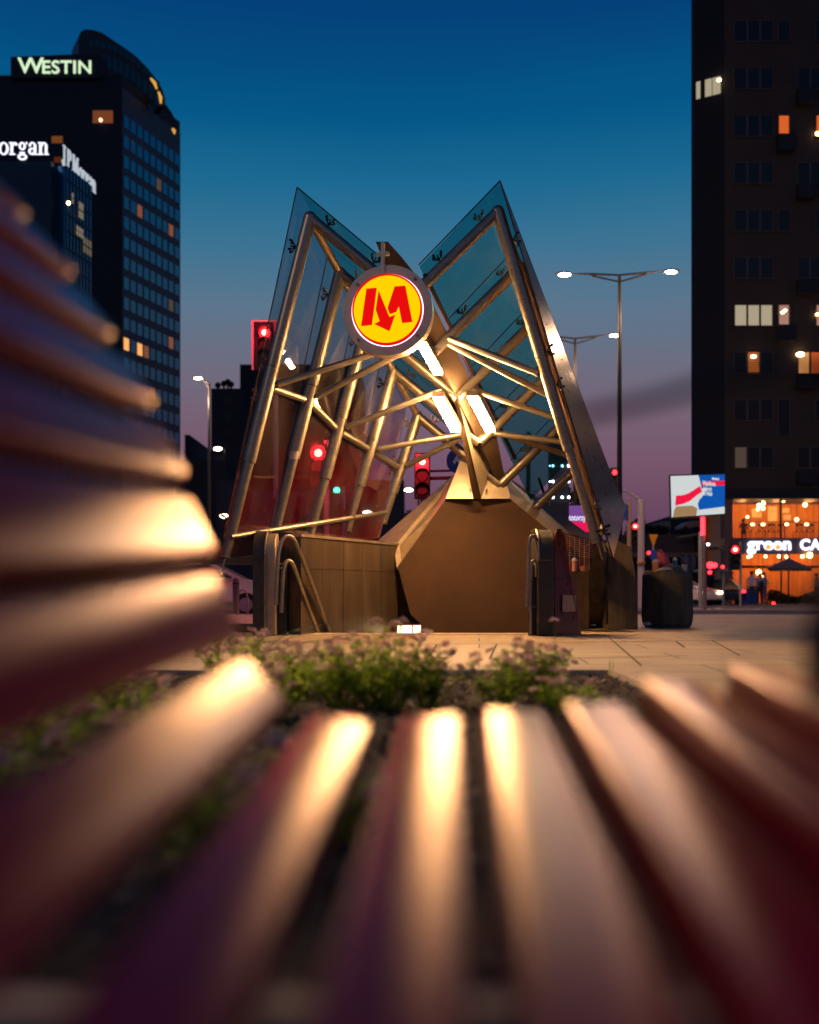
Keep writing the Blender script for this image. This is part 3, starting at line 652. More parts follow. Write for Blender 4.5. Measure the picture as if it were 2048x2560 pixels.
# glass screen with wires behind the right newel
gsn = E('glass_screen', 'low glass screen with thin wires behind the right newel', 'glass screen', (1.9, 11.6, 0))
g = MB(); g.prism([P(1408, 1330, 11.7), P(1490, 1352, 11.9), P(1475, 1428, 11.9), P(1422, 1428, 11.7)], (0, .012, 0)); put(g, 'pane', glass('clear_red_glass', (.8, .5, .5), 1.5), gsn, smooth=False)
g = MB()
for k in range(9): g.tube(P(1410, 1338+k*6, 11.68), P(1484, 1354+k*5, 11.88), .003, seg=5)
for k in range(5): g.tube(P(1425+k*12, 1338+k*3, 11.67), P(1425+k*12, 1425, 11.67), .003, seg=5)
put(g, 'wire', steel_dull, gsn)
g = MB(); g.prism([P(1422, 1429, 11.6), P(1472, 1429, 11.6), P(1472, 1572, 11.9), P(1438, 1572, 11.9)], (0, .5, 0)); put(g, 'base', block_granite, gsn, smooth=False)
def trashcup(p, r, h, m, label, lid=True, tilt=0):
    e = E('plastic_cup', label, 'cup', p, 0); e.rotation_euler = (0, R(tilt), 0)
    g = MB(); g.path([(0, 0, 0), (0, 0, h)], [r*.72, r], 14); g.build('cup_body', m, e)
    if lid:
        g = MB(); g.path([(0, 0, h), (0, 0, h+.012)], [r*1.06, r*1.06], 14); g.path([(0, 0, h+.012), (0, 0, h+.04)], [r*.9, r*.45], 14); g.build('lid', mat('clear_lid', (.6, .55, .55), .2), e)
    return e
cupm = mat('clear_cup', (.5, .2, .2), .15, 0); cupo = mat('orange_cup', (.7, .25, .08), .4); cupw = mat('white_cup', (.7, .62, .5), .5)
trashcup(P(1437, 1428, 11.72), .04, .12, cupm, 'tall clear cup left on the ledge behind the right newel', True)
trashcup(P(1458, 1428, 11.72), .04, .06, cupo, 'squat orange cup on the ledge beside the glass screen', False)
# right granite blocks
def block(pts, th, label, m=block_granite):
    g = MB(); g.prism(pts, th); o = g.build('granite_block', m, None, smooth=False, bevel=.01); tag(o, label, 'stone block', 'granite blocks carrying the canopy'); return o
block([P(1470, 1362, 12.0), P(1500, 1352, 12.0), P(1519, 1366, 12.2), P(1519, 1562, 12.9), P(1470, 1562, 12.9)], (0, .6, 0), 'tall dark granite block right behind the glass screen')
block([P(1519, 1370, 12.5), P(1540, 1350, 12.5), P(1556, 1357, 12.5), P(1578, 1367, 12.5), P(1589, 1430, 12.5), P(1595, 1470, 12.5), P(1595, 1574, 12.5), P(1519, 1574, 12.5)], (0, .8, 0), 'chamfered granite block under the tip of the glass wall')
g = MB(); g.prism([P(1517, 1370, 12.3), P(1521, 1370, 12.3), P(1521, 1560, 12.3), P(1517, 1560, 12.3)], (0, .05, 0)); tag(g.build('drain_pipe', dark_metal, None, smooth=False), 'thin dark drain pipe between the two granite blocks', 'pipe')
# octagonal planter used as a bin
YQ = 13.0; pc = P(1668, 0, YQ+.45); rad = .37
g = MB()
def octa(r, z, y=pc.y): return [Vector((pc.x+r*math.cos(R(22.5+45*k)), pc.y+r*math.sin(R(22.5+45*k)), z)) for k in range(8)]
lv = [octa(.30, 0), octa(.33, .05), octa(.345, .14), octa(.335, .70), octa(.285, .765), octa(.25, .765), octa(.24, .70)]
vs = [v for l_ in lv for v in l_]; fs = [tuple(range(48, 56))]
for j in range(6):
    for k in range(8): fs.append((8*j+k, 8*j+(k+1) % 8, 8*j+8+(k+1) % 8, 8*j+8+k))
g.add(vs, fs); tag(g.build('concrete_planter', block_granite, None, smooth=False, bevel=.012), 'dark octagonal concrete planter overflowing with litter', 'planter')
zt = .77
trashcup((pc.x-.19, pc.y-.16, zt-.05), .05, .15, cupo, 'red and orange paper cup on the left of the planter litter')
trashcup((pc.x+.19, pc.y-.16, zt-.05), .042, .12, cupw, 'cream paper cup on the right of the planter litter', False)
trashcup((pc.x+.10, pc.y-.02, zt-.05), .035, .18, mat('teal_cup', (.05, .25, .3), .4), 'small teal cup behind the cream cup on the planter')
def crumple(name, c, r, m, label, cat, sc=(1, 1, 1), seed=1):
    g = MB(); g.sph((0, 0, 0), r, 12, 8, sc); q = random.Random(seed); g.v = [tuple(x*(1+q.uniform(-.25, .25)) for x in v) for v in g.v]
    o = g.build(name, m, None, smooth=False); o.location = c; tag(o, label, cat); return o
o = crumple('paper_bag', (pc.x-.07, pc.y-.08, zt+.14), .12, bin_red, 'crumpled pink paper bag sticking up from the planter litter', 'bag', (.6, .5, 1.1), 4); o.rotation_euler = (0, R(-25), 0)
crumple('plastic_bag', (pc.x+.03, pc.y-.12, zt+.02), .12, mat('grey_bag', (.16, .13, .11), .5), 'crumpled grey plastic bag in the middle of the planter litter', 'bag', (1.2, .8, .5), 9)
crumple('cardboard_scrap', (pc.x-.08, pc.y-.2, zt), .08, paper, 'flattened pale cardboard scrap hanging on the planter rim', 'litter', (1.6, .5, .35), 12)
crumple('paper_scrap', P(1619, 1566, 13.05)+Vector((0, 0, .03)), .04, paper, 'crumpled white paper on the paving at the planter foot', 'litter', (1.3, .8, .6), 5)
crumple('drink_can', P(1700, 1562, 13.3)+Vector((0, 0, .03)), .06, mat('leaf_litter', (.18, .14, .07), .8), 'crushed brown wrapper lying by the planter foot', 'litter', (1.4, .8, .6), 6)
crumple('red_wrapper', P(1716, 1562, 13.3)+Vector((0, 0, .03)), .045, bin_red, 'crumpled red wrapper lying right of the planter foot', 'litter', (.8, .8, .8), 8)
# lamps down in the stairs
for k, (u0, u1) in enumerate(((994, 1030), (1034, 1052))):
    e = E('stair_lamp', ('wide' if k == 0 else 'narrow')+' glowing lamp panel low in the stairwell', 'lamp', P((u0+u1)/2, 1575, 12.4), 0, 'lamps down in the stairwell')
    hw = (u1-u0)/2/F*12.4; g = MB(); g.bx(-hw, hw, -.01, .0, -.10, .055); g.build('diffuser', emit('stair_lamp_glow_'+'ab'[k], (1, .62, .3), 9), e, smooth=False)
    g = MB(); g.bx(-hw-.012, hw+.012, .001, .03, -.11, .065); g.build('housing', dark_metal, e, smooth=False)
# ------------------------------------------------------------------ plants
rp = random.Random(11)
def flower_mesh(seed):
    q = random.Random(seed); g = MB()
    for k in range(16):
        a = q.uniform(0, 6.28); e = q.uniform(.1, 1.4); r = .018; c = Vector((r*math.cos(a)*math.cos(e), r*math.sin(a)*math.cos(e), r*.7*math.sin(e)))
        for j in range(4):
            b = q.uniform(0, 6.28); d = Vector((math.cos(b), math.sin(b), q.uniform(-.3, .5)))*.010; s_ = Vector((-math.sin(b), math.cos(b), q.uniform(-.3, .3)))*.0045
            g.add([c, c+d*.6+s_, c+d, c+d*.6-s_], [(0, 1, 2, 3)])
        g.sph(c, .0035, 5, 4)
    me = bpy.data.meshes.new('flower_head'); me.from_pydata(g.v, [], g.f); me.materials.append(petal); return me
FM = [flower_mesh(i) for i in range(5)]
GP = 'pink flowering plants in the bed'
def plant(x, y, h, r, nl, nf, label, dark=False, name='flowering_plant'):
    e = E(name, label, 'plant', (x, y, -.028), rp.uniform(0, 6), GP)
    st = MB(); lf = MB(); tips = []
    for k in range(max(10, int(nl/13))):
        a = rp.uniform(0, 6.28); rr_ = r*math.sqrt(rp.random()); top = Vector((rr_*math.cos(a), rr_*math.sin(a), h*(1-.35*(rr_/r)**2)*rp.uniform(.7, 1.08)))
        base = Vector((top.x*.25, top.y*.25, 0)); mid = base.lerp(top, .5)+Vector((rp.uniform(-.03, .03), rp.uniform(-.03, .03), 0))
        st.path([base, mid, top], [.003, .0022, .0014], 5); tips.append(top)
        for j in range(26):
            t = rp.uniform(.25, 1); p = (base.lerp(mid, t*2) if t < .5 else mid.lerp(top, t*2-1))
            b = rp.uniform(0, 6.28); d = Vector((math.cos(b), math.sin(b), rp.uniform(-.2, .8))).normalized(); l_ = rp.uniform(.018, .038)
            s_ = d.cross(Vector((rp.uniform(-.4, .4), rp.uniform(-.4, .4), 1))).normalized()*l_*.28; p = p+d*.008+Vector((rp.uniform(-.012, .012), rp.uniform(-.012, .012), 0))
            lf.m = 1 if rp.random() < .35 else 0
            lf.add([p, p+d*l_*.45+s_, p+d*l_, p+d*l_*.45-s_], [(0, 1, 2, 3)])
    st.build('stem', leaf_m, e); lf.build('foliage', [leaf_d, leaf_d] if dark else [leaf_m, leaf_d], e, smooth=False)
    rp.shuffle(tips)
    k = 0
    for t in (tips*3)[:nf]:
        o = bpy.data.objects.new('flower_head', rp.choice(FM)); C.objects.link(o); o.parent = e
        o.location = t+Vector((rp.uniform(-.03, .03), rp.uniform(-.03, .03), rp.uniform(0, .03))); o.rotation_euler = (rp.uniform(-.5, .5), rp.uniform(-.5, .5), rp.uniform(0, 6)); s_ = rp.uniform(.8, 1.35); o.scale = (s_, s_, s_)
def gp(u, v): # ground point (soil level)
    Y = (CH+.028)*F/(v-HZ); return (u-CX)/F*Y, Y
specs = [(610, 1722, .30, .26, 500, 26, 'pink flowered plant in front of the left newel foot'),
 (745, 1745, .24, .20, 420, 18, 'small bushy plant in front of the left handrails'),
 (860, 1765, .30, .22, 620, 20, 'bushy plant left of the big middle clump, below the granite wall'),
 (960, 1775, .36, .26, 900, 26, 'biggest green clump in the middle of the bed before the stairs'),
 (1075, 1770, .29, .17, 380, 14, 'loose sprig at the right side of the middle clump'),
 (1255, 1765, .26, .17, 420, 16, 'plant behind the brightest bench slat'),
 (1350, 1750, .28, .18, 520, 24, 'rightmost pink flowered clump before the right newel'),
 (1420, 1790, .18, .12, 200, 8, 'low sprig of flowers at the right end of the bed clumps'),
 (690, 1800, .20, .16, 300, 14, 'low flowers just beyond the end of the pale left slat'),
 (180, 1960, .23, .20, 520, 16, 'dark clump with pale flowers at the far left of the bed'),
 (330, 1850, .22, .18, 420, 12, 'dim clump between the two lowest left slats'),
 (90, 2060, .16, .14, 300, 6, 'half hidden clump at the left edge of the frame'),
 (760, 2060, .16, .16, 380, 9, 'low plant seen in the gap left of the second seat slat'),
 (560, 2150, .14, .14, 300, 6, 'dark low plant in the shade under the left seat slats'),
 (890, 2100, .12, .12, 220, 6, 'tiny dark plant in the gap beside the middle seat slat')]
for i, (u, v, h, r, nl, nf, lb_) in enumerate(specs):
    x, y = gp(u, v); plant(x, y, h*.88, r, nl, nf, lb_, dark=False)
# one tall single flower stalk
x, y = gp(1385, 1740); e = E('flower_stalk', 'single tall flower stalk rising before the right newel foot', 'plant', (x, y, -.028))
g = MB(); g.path([(0, 0, 0), (.01, 0, .2), (.0, 0, .33)], .0016, 5); g.build('stem', leaf_m, e); o = bpy.data.objects.new('flower_head', FM[0]); C.objects.link(o); o.parent = e; o.location = (0, 0, .335); o.scale = (1.1,)*3
def grass(u, v, h, n, label, spread=.3):
    x, y = gp(u, v); g = MB(); e = tag(None or bpy.data.objects.new('ornamental_grass', None), label, 'grass tuft', 'ornamental grass tufts'); C.objects.link(e); e.location = (x, y, -.028)
    for k in range(n):
        a = rp.uniform(0, 6.28); hh = h*rp.uniform(.5, 1.1); sp = spread*rp.uniform(.3, 1.2); d = Vector((math.cos(a), math.sin(a)*.6, 0)); pts = []
        for j in range(8):
            t = j/7; pts.append(d*sp*t**1.8+Vector((0, 0, hh*(t*1.35-.6*t**2.5*(.6+sp)))))
        g.path(pts, [.0028*(1-.8*j/7) for j in range(8)], 4)
    g.build('blades', grass_m, e)
grass(640, 1700, .42, 26, 'arching grass tuft in front of the left newel', .55)
grass(235, 1790, .34, 60, 'dense green grass tuft behind the pink slat at left', .3)
grass(40, 1800, .28, 50, 'grass tuft at the left edge under the slats', .3)
grass(545, 1660, .40, 10, 'thin tall grass tuft left of the left newel', .2)
g = MB()
for u in (1524, 1533): 
    q = Vector((*gp(u, 1692), -.028)); g.path([q, q+Vector((.002, 0, .06)), q+Vector((0, 0, .1))], [.003, .003, .001], 4)
tag(g.build('grass_blades', leaf_m, None), 'two short green blades at the corner of the bed kerb', 'grass blades')
# ------------------------------------------------------------------ street furniture
def lamp_head(e, x, z, sgn, m):
    g = MB(); g.sph((x, 0, z), .25, 14, 8, (1, .4, .26)); g.v = [v for v in g.v]; o = g.build('lamp_head', dark_metal, e)
    h = MB(); h.sph((x-.02*sgn, -.02, z-.03), .20, 14, 8, (.95, .45, .30)); h.build('lamp_glass', m, o)
def light(loc, power, col=(1, .60, .34), r=.2, parent=None):
    l = bpy.data.lights.new('lamp_light', 'POINT'); l.energy = power; l.color = col; l.shadow_soft_size = r
    o = bpy.data.objects.new('lamp_light', l); C.objects.link(o); o.location = loc; o.parent = parent; return o
def street_lamp(u, Y, v_top, arms, label, m=street_glow, tilt=.0, power=0):
    x = (u-CX)/F*Y; zt = CH+(HZ-v_top)/F*Y
    e = E('street_lamp', label, 'street lamp', (x, Y, 0), 0, 'street lamps')
    g = MB(); g.path([(0, 0, -.13), (0, 0, zt*.5), (0, 0, zt)], [.10, .075, .05], 12); g.build('pole', dark_metal, e)
    for sgn, L_, dz, mm in arms:
        g = MB(); g.path([(0, 0, zt-.02), (sgn*L_*.5, 0, zt+.06*0+dz*.5), (sgn*L_*.85, 0, zt+dz)], [.03, .035, .02], 8); g.path([(0, 0, zt-.22), (sgn*L_*.5, 0, zt-.05+dz*.5)], [.025, .03], 8); g.build('arm', dark_metal, e)
        lamp_head(e, sgn*L_, zt+dz, sgn, mm)
        if power: light((sgn*L_*1.2, -.6, zt+dz-.9), power, parent=e)
    return e
street_lamp(1549, 29.6, 686, [(-1, 1.66, .02, street_glow), (1, 1.55, .10, street_white)], 'nearest tall twin armed street lamp against the sky', power=700)
street_lamp(1438, 37, 845, [(1, 1.48, .12, street_glow), (-1, 1.48, .1, street_glow)], 'second twin street lamp half hidden behind the glass wall', power=600)
street_lamp(523, 44, 958, [(-1, .50, .25, street_glow)], 'single armed street lamp left of the canopy', power=1100)
street_lamp(-1400, -5, -2000, [(1, 1.2, .2, street_glow)], 'street lamp behind the bench', power=900) if False else None
el = E('street_lamp', 'added lamp out of view left of the bench, lighting bed and canopy', 'street lamp', (-8.0, 5.5, 0), 0, 'street lamps')  # unseen lamp added to brighten the bed, bench sides and canopy front
g = MB(); g.path([(0, 0, 0), (0, 0, 8)], [.09, .05], 12); g.build('pole', dark_metal, el); g = MB(); g.path([(0, 0, 7.9), (1.2, 0, 8.1)], .03, 8); g.build('arm', dark_metal, el); lamp_head(el, 1.4, 8.1, 1, street_glow); light((1.4, 0, 7.7), 260, parent=el)  # pole, arm, head and point light of the added lamp
sl = bpy.data.lights.new('lamp_light', 'SPOT'); sl.energy = 4300; sl.color = (1, .64, .36); sl.spot_size = R(46); sl.spot_blend = .8; sl.shadow_soft_size = .15  # spot in the added lamp, aimed at the flower bed
so = bpy.data.objects.new('lamp_light', sl); C.objects.link(so); so.location = (1.5, 0, 7.75); so.parent = el; so.rotation_euler = (Vector((-.4, 5.6, 0))-Vector((-6.5, 5.5, 7.75))).to_track_quat('-Z', 'Y').to_euler()  # spot of the added lamp
for u, v, Y, lb_ in ((545, 1122, 90, 'upper far lamp glowing left of the canopy'), (550, 1176, 110, 'lower far lamp glowing left of the canopy'), (1022, 1225, 60, 'far lamp glowing beside the leaning signal pole'), (561, 1290, 70, 'far lamp low beside the left canopy leg'), (918, 1281, 80, 'far lamp low behind the glass wall')):
    x = (u-CX)/F*Y; z = CH+(HZ-v)/F*Y; e = E('street_lamp', lb_, 'street lamp', (x, Y, 0), 0, 'far street lamps')
    g = MB(); g.path([(.6, 0, -.1), (.6, 0, z), (.1, 0, z+.1)], .07, 6); g.build('pole', dark_metal, e)
    k = Y/100; g = MB(); g.sph((0, 0, z), .42*k, 10, 6, (1, .6, .38)); g.build('lamp_glass', street_glow, e)
def signal(u, v, Y, k, label, pole=None, border=False, m=red_lens, lens_r=.10, side_pole=0, rl=0):
    p = P(u, v, Y); e = E('traffic_light', label, 'traffic light', (p.x, Y, 0), 0, 'traffic lights')
    z = p.z; g = MB(); g.bx(-.17*k, .17*k, 0, .2*k, z-.78*k, z+.2*k); g.build('housing', dark_metal, e, bevel=.02)
    if border:
        g = MB(); g.bx(-.32*k, .32*k, .2*k, .22*k, z-.9*k, z+.34*k); g.build('backboard', dark_metal, e, smooth=False)
        g = MB()
        for a in ((-.36, -.31, -.9, .37), (.31, .36, -.9, .37)): g.bx(a[0]*k, a[1]*k, .17*k, .199*k, z+a[2]*k, z+a[3]*k)
        g.bx(-.309*k, .309*k, .17*k, .199*k, z+.33*k, z+.36*k); g.build('white_border', emit('border_lit', (.5, .22, .1), .5) if False else white_paint, e, smooth=False)
    for j, zz in enumerate((z, z-.29*k, z-.58*k)):
        g = MB(); g.path([(0, -.005, zz), (0, -.03, zz)], [lens_r*k, lens_r*k*.9], 16); o = g.build('lens', m if j == 0 else tyre, e)
        if j == 0 and m is not red_soft: g = MB(); g.path([(0, -.031, zz), (0, -.035, zz)], [lens_r*k*.5, lens_r*k*.42], 16); g.build('lit_core', green_core if m is green_lens else red_core, o)
        g = MB(); n = 9
        vs = [(1.12*lens_r*k*math.cos(math.pi*i/n), y, zz+1.12*lens_r*k*math.sin(math.pi*i/n)) for i in range(n+1) for y in (0, -.16*k)]
        g.add(vs, [(2*i, 2*i+2, 2*i+3, 2*i+1) for i in range(n)]); h = g.build('visor', dark_metal, o, solid=.006)
    if rl: light((0, -.6, z+.1), rl, (1, .02, .03), .08, e)
    g = MB()
    if pole: g.tube((0, .12, z-.78*k), (pole[0], .12, -.13), .035*k)
    else: g.tube((side_pole, .12, z+.3*k), (side_pole, .12, -.13), .055)
    g.build('pole', grey_paint, e)
    return e
signal(662, 832, 24, .95, 'traffic light showing red with pale bordered board, high beside the left glass wall', side_pole=.25, border=True, lens_r=.14, rl=60)
signal(796, 1133, 19, .9, 'traffic light glowing red behind the left glass panes', side_pole=.15, lens_r=.17, rl=260)
signal(1056, 1155, 16.5, .78, 'traffic light glowing red on a leaning pole between the beam and the left glass', pole=(-.5, 0), lens_r=.13, rl=130)
signal(1537, 1181, 45, 1.1, 'small distant red traffic light beside the tall lamp pole', side_pole=.3, m=red_soft)
signal(1588, 1316, 38, .95, 'red traffic light in front of the white curved pole', side_pole=-.15, m=red_lens, lens_r=.12)
signal(1838, 1374, 44, 1.15, 'red traffic light before the corner of the cafe', side_pole=.28, m=red_lens, lens_r=.15)
# bar joining the leaning signal
e = E('gantry_arm', 'pair of dark horizontal bars joined to the leaning traffic light', 'gantry', P(1130, 1180, 17))
g = MB(); g.tube(P(1075, 1178, 16.7), P(1150, 1176, 16.7), .02, seg=8); g.tube(P(1075, 1196, 16.7), P(1150, 1194, 16.7), .03, seg=8); g.tube(P(1150, 1150, 16.7), P(1150, 1500, 16.7), .04, seg=8)
o = g.build('bar', dark_metal, e); o.location = -Vector(e.location)
# green signal
e = signal(842, 1226, 30, .5, 'small green signal light seen through the left glass', side_pole=.2, m=green_lens, lens_r=.2)
# round blue arrow sign
p = P(1148, 1152, 15.5); e = E('road_sign', 'round blue arrow sign half hidden behind the steel pedestal', 'road sign', (p.x, p.y, 0))
g = MB(); n = 28; g.prism([Vector((.20*math.cos(2*math.pi*k/n), 0, p.z+.20*math.sin(2*math.pi*k/n))) for k in range(n)], (0, .02, 0)); g.build('plate', blue_m, e)
g = MB(); g.prism([(-.10, -.006, p.z-.02), (-.03, -.006, p.z+.10), (-.01, -.006, p.z+.05), (.12, -.006, p.z-.06), (.09, -.006, p.z-.11), (-.05, -.006, p.z-.0), (-.06, -.006, p.z-.06)], (0, .004, 0)); g.build('arrow', white_paint, e, smooth=False)
g = MB(); g.tube((0, .05, 0), (0, .05, p.z+.1), .03); g.build('pole', grey_paint, e)
# dark column with rows of lights
p = P(1397, 1250, 30); e = E('light_column', 'dark square column ringed by three rows of white bulbs', 'column', (p.x, 30, 0))
g = MB(); g.bx(-.28, .28, -.2, .3, -.13, P(0, 1085, 30).z); g.build('shaft', mat('column_dark', (.02, .03, .04), .5), e, smooth=False)
for v in (1167, 1206, 1245):
    zz = P(0, v, 30).z
    for u in (1372, 1380, 1403, 1419):
        g = MB(); g.sph(((u-1397)/F*30, -.23, zz), .036 if u != 1372 else .022, 8, 6); g.build('bulb', whitedot, e)
for (u0, v0, u1, v1, Y, r, lb_) in ((1322, 1080, 1318, 1520, 40, .09, 'dark post seen below the right glass roof'), (1347, 1195, 1364, 1245, 13.2, .018, 'short black rod leaning above the right coping'),):
    g = MB(); g.tube(P(u0, v0, Y), P(u1, v1, Y), r, seg=8); tag(g.build('post', dark_metal), lb_, 'post')
# lit poster behind
e = E('billboard', 'glowing red and purple poster board behind the right coping', 'billboard', P(1448, 1520, 35))
o_ = -Vector(e.location)
a = P(1421, 1264, 35); b = P(1475, 1330, 35); a2 = P(1421, 1284, 35)
g = MB(); g.bx(a.x, b.x, 35, 35.1, a2.z-.28, a.z); g.build('purple_panel', purple_lit, e, smooth=False).location = o_
g = MB(); g.bx(a.x, b.x, 34.995, 35.1, b.z, a2.z-.282); g.build('red_panel', pink_lit, e, smooth=False).location = o_
text('poster_text', 'totorzysk', letters_white, e, Vector((a.x+.02, 34.97, a2.z-.24))+o_, .30, ext=.005, sx=.65)
g = MB(); g.bx(a.x-.03, b.x+.03, 35.12, 35.2, b.z-.05, a.z+.05); g.tube((a.x+.3, 35.16, b.z), (a.x+.3, 35.16, -.1), .08); g.build('board_frame', dark_metal, e, smooth=False).location = o_
# poles at the right
def pole(u, v0, v1, Y, r, m, label, extra=None):
    e = E('signal_pole', label, 'pole', P(u, v1, Y)); o_ = -Vector(e.location)
    g = MB(); g.tube(P(u, v0, Y), P(u, v1, Y), r, seg=10); g.build('shaft', m, e).location = o_
    if extra: extra(e, o_)
    return e
def ex1(e, o_):
    g = MB(); g.path([P(1603, 1252, 36), P(1585, 1240, 36), P(1570, 1230, 36), P(1556, 1225, 36)], .04, 8); g.build('curved_arm', grey_paint, e).location = o_
    g = MB(); g.tube(P(1603, 1404, 35.9), P(1603, 1409, 35.9), .15, seg=10); g.build('yellow_band', yellow_m, e).location = o_
pole(1603, 1248, 1519, 36, .12, mat('pale_pole', (.5, .42, .45), .6), 'pale pole with a curved arm and a yellow band', ex1)
def ex2(e, o_):
    g = MB(); a = P(1561, 1262, 33); b = P(1569, 1300, 33); g.bx(a.x, b.x, 32.9, 33.05, b.z, a.z); g.build('blue_plate', blue_m, e, smooth=False).location = o_
pole(1573, 1248, 1370, 33, .07, mat('tan_pole', (.45, .28, .2), .7), 'tan post with a blue plate just right of the glass wall tip', ex2)
pole(1752, 1330, 1516, 40, .09, grey_paint, 'grey post left of the screen pole')
e = E('bracket_lamp', 'small white lamp on a thin slanting arm left of the cafe corner', 'lamp', P(1770, 1360, 55)); o_ = -Vector(e.location)
g = MB(); g.tube(P(1774, 1358, 55), P(1810, 1372, 55), .04, seg=6); g.build('arm', grey_paint, e).location = o_
g = MB(); g.sph(P(1769, 1361, 55), .11, 8, 6, (1, 1, .6)); g.build('lamp_glass', whitedot, e).location = o_
# warning triangle, blue sign
p = P(1634, 1350, 40); e = E('road_sign', 'yellow triangular give way sign above the planter', 'road sign', (p.x, 40, 0))
hw = .17; zt_, zb_ = P(0, 1336, 40).z, P(0, 1368, 40).z; g = MB(); g.prism([(-.18, 0, zt_), (.18, 0, zt_), (0, 0, zb_)], (0, .02, 0)); g.build('plate', yellow_m, e, smooth=False)
g = MB(); g.tube((0, .06, zt_), (0, .06, -.02), .03); g.build('pole', grey_paint, e)
g = MB(); g.prism([(-.14, -.01, P(0, 1374, 40).z), (.14, -.01, P(0, 1374, 40).z), (.10, -.01, P(0, 1402, 40).z), (-.10, -.01, P(0, 1402, 40).z)], (0, .02, 0)); g.build('blue_plate', blue_m, e, smooth=False)
# advertising screen on its pole, seen slightly from the left
scr = E('advertising_screen', 'lit advertising screen with a waving red and white flag and blue text panel', 'screen', P(1765, 1515, 30)); o_ = -Vector(scr.location)
c00, c10, c11, c01 = P(1676, 1297, 28.6), P(1814, 1287, 30.4), P(1814, 1183, 30.4), P(1673, 1187, 28.6)
def sp(s, t, d=0): 
    q = c00.lerp(c10, s).lerp(c01.lerp(c11, s), t); return q+Vector((.35, -1, 0)).normalized()*d
def spoly(pts, m, name, d): g = MB(); g.add([sp(s, t, d) for s, t in pts], [tuple(range(len(pts)))]); g.build(name, m, scr, smooth=False).location = o_
spoly([(.02, .03), (.98, .03), (.98, .97), (.02, .97)], scr_white, 'screen_panel', .012)
spoly([(.50, .97), (.98, .97), (.98, .20), (.50, .16), (.48, .3), (.56, .55), (.54, .75)], scr_blue, 'blue_area', .016)
spoly([(.10, .52), (.2, .52), (.3, .55), (.4, .62), (.52, .72), (.56, .58), (.46, .5), (.34, .38), (.22, .32), (.08, .29)], scr_red, 'flag_red', .020)
spoly([(.04, .03), (.45, .03), (.47, .2), (.38, .27), (.10, .27), (.06, .18)], scr_tan, 'picture_area', .018)
spoly([(.56, .72), (.98, .71), (.98, .82), (.56, .82)], scr_red, 'text_band', .019)
g = MB(); g.prism([sp(0, 0), sp(1, 0), sp(1, 1), sp(0, 1)], (.05, .25, 0)); g.build('casing', dark_metal, scr, smooth=False).location = o_
rzs = math.degrees(math.atan2((c10-c00).y, (c10-c00).x))
for body, s_, t_, sz in (('#bezpieczni', .74, .86, .10), ('Wspólnota', .57, .735, .19), ('dobrych', .57, .61, .18), ('do Polski', .57, .50, .17), ('', 0, 0, 0)):
    if body: text('screen_text', body, scr_white, scr, sp(s_, t_, .024)+o_, sz, rot=(90, -1.5, rzs), ext=.001, off=.006, sx=.78)
g = MB(); q = P(1765, 1296, 30); g.tube((q.x, 30.1, q.z+.3), (q.x, 30.1, -.02), .055); g.build('mast', mat('tan_mast', (.38, .25, .18), .7), scr).location = o_
g = MB(); a = P(1754, 1292, 29.9); b = P(1762, 1338, 29.9); g.bx(a.x, b.x, 29.9, 30, b.z, a.z); g.build('red_light_bar', red_soft, scr, smooth=False).location = o_
# ------------------------------------------------------------------ left: car, bollard
def car(x, y, rz, label, m, L_=4.5, tail=None):
    e = E('parked_car', label, 'car', (x, y, -.13), R(rz))
    pr_ = [(-2.2, .35), (-2.22, .75), (-2.0, .93), (-1.55, .98), (-.85, 1.42), (.35, 1.46), (1.2, 1.02), (2.0, .88), (2.2, .65), (2.2, .35)]
    g = MB(); vs = []; fs = []; n = len(pr_)
    for sgn in (-1, 1):
        for px, pz in pr_: vs.append((px, sgn*(.88 if pz < 1 else .66), pz))
    fs = [tuple(range(n)), tuple(range(2*n-1, n-1, -1))]+[(i, i+n, (i+1) % n+n, (i+1) % n) for i in range(n)]
    g.add(vs, fs); g.build('body', m, e, bevel=.06, angle=50)
    for sgn in (-1, 1):
        g = MB(); g.prism([(-1.40, sgn*.885, 1.0), (-.80, sgn*.70, 1.36), (.30, sgn*.70, 1.40), (1.02, sgn*.885, 1.03)], (0, sgn*.012, 0)); g.build('side_window', car_glass, e, smooth=False)
    for wx in (-1.35, 1.35):
        for sgn in (-1, 1):
            g = MB(); g.tube((wx, sgn*.72, .32), (wx, sgn*.91, .32), .32, seg=20); o = g.build('wheel', tyre, e); g = MB(); g.tube((wx, sgn*.9, .32), (wx, sgn*.925, .32), .19, seg=12); g.build('rim', grey_paint, o)
    for sgn in (-.65, .65):
        g = MB(); g.box((2.2, sgn, .72), (.04, .3, .12)); g.build('headlight', bulb if tail == 'head' else paper, e)
        g = MB(); g.box((-2.22, sgn, .78), (.04, .3, .12)); g.build('tail_light', red_soft if tail == 'tail' else bin_red, e)
    return e
p = P(505, 0, 27.3); car(p.x, 27.3, 0, 'white car parked beyond the left newel', car_white)
p = P(1735, 0, 46); car(p.x-.4, 48, -55, 'white car with headlights on, in front of the low pavilion', car_white, tail='head')
p = P(1790, 0, 52); car(p.x, 52.5, 95, 'dark car with red tail lights beside the cafe corner', mat('car_dark', (.02, .02, .03), .3, 0, coat=1), tail='tail')
p = P(590, 0, 24); e = E('bollard', 'dark bollard standing in front of the white car', 'bollard', (p.x, 24, 0)); g = MB(); g.path([(0, 0, 0), (0, 0, .75), (0, 0, .82), (0, 0, .86)], [.08, .08, .07, .03], 12); g.build('shaft', mat('bollard_m', (.12, .07, .09), .6), e)
g = MB(); g.path([(0, 0, .70), (0, 0, .74)], .085, 12); g.build('collar', dark_metal, e)
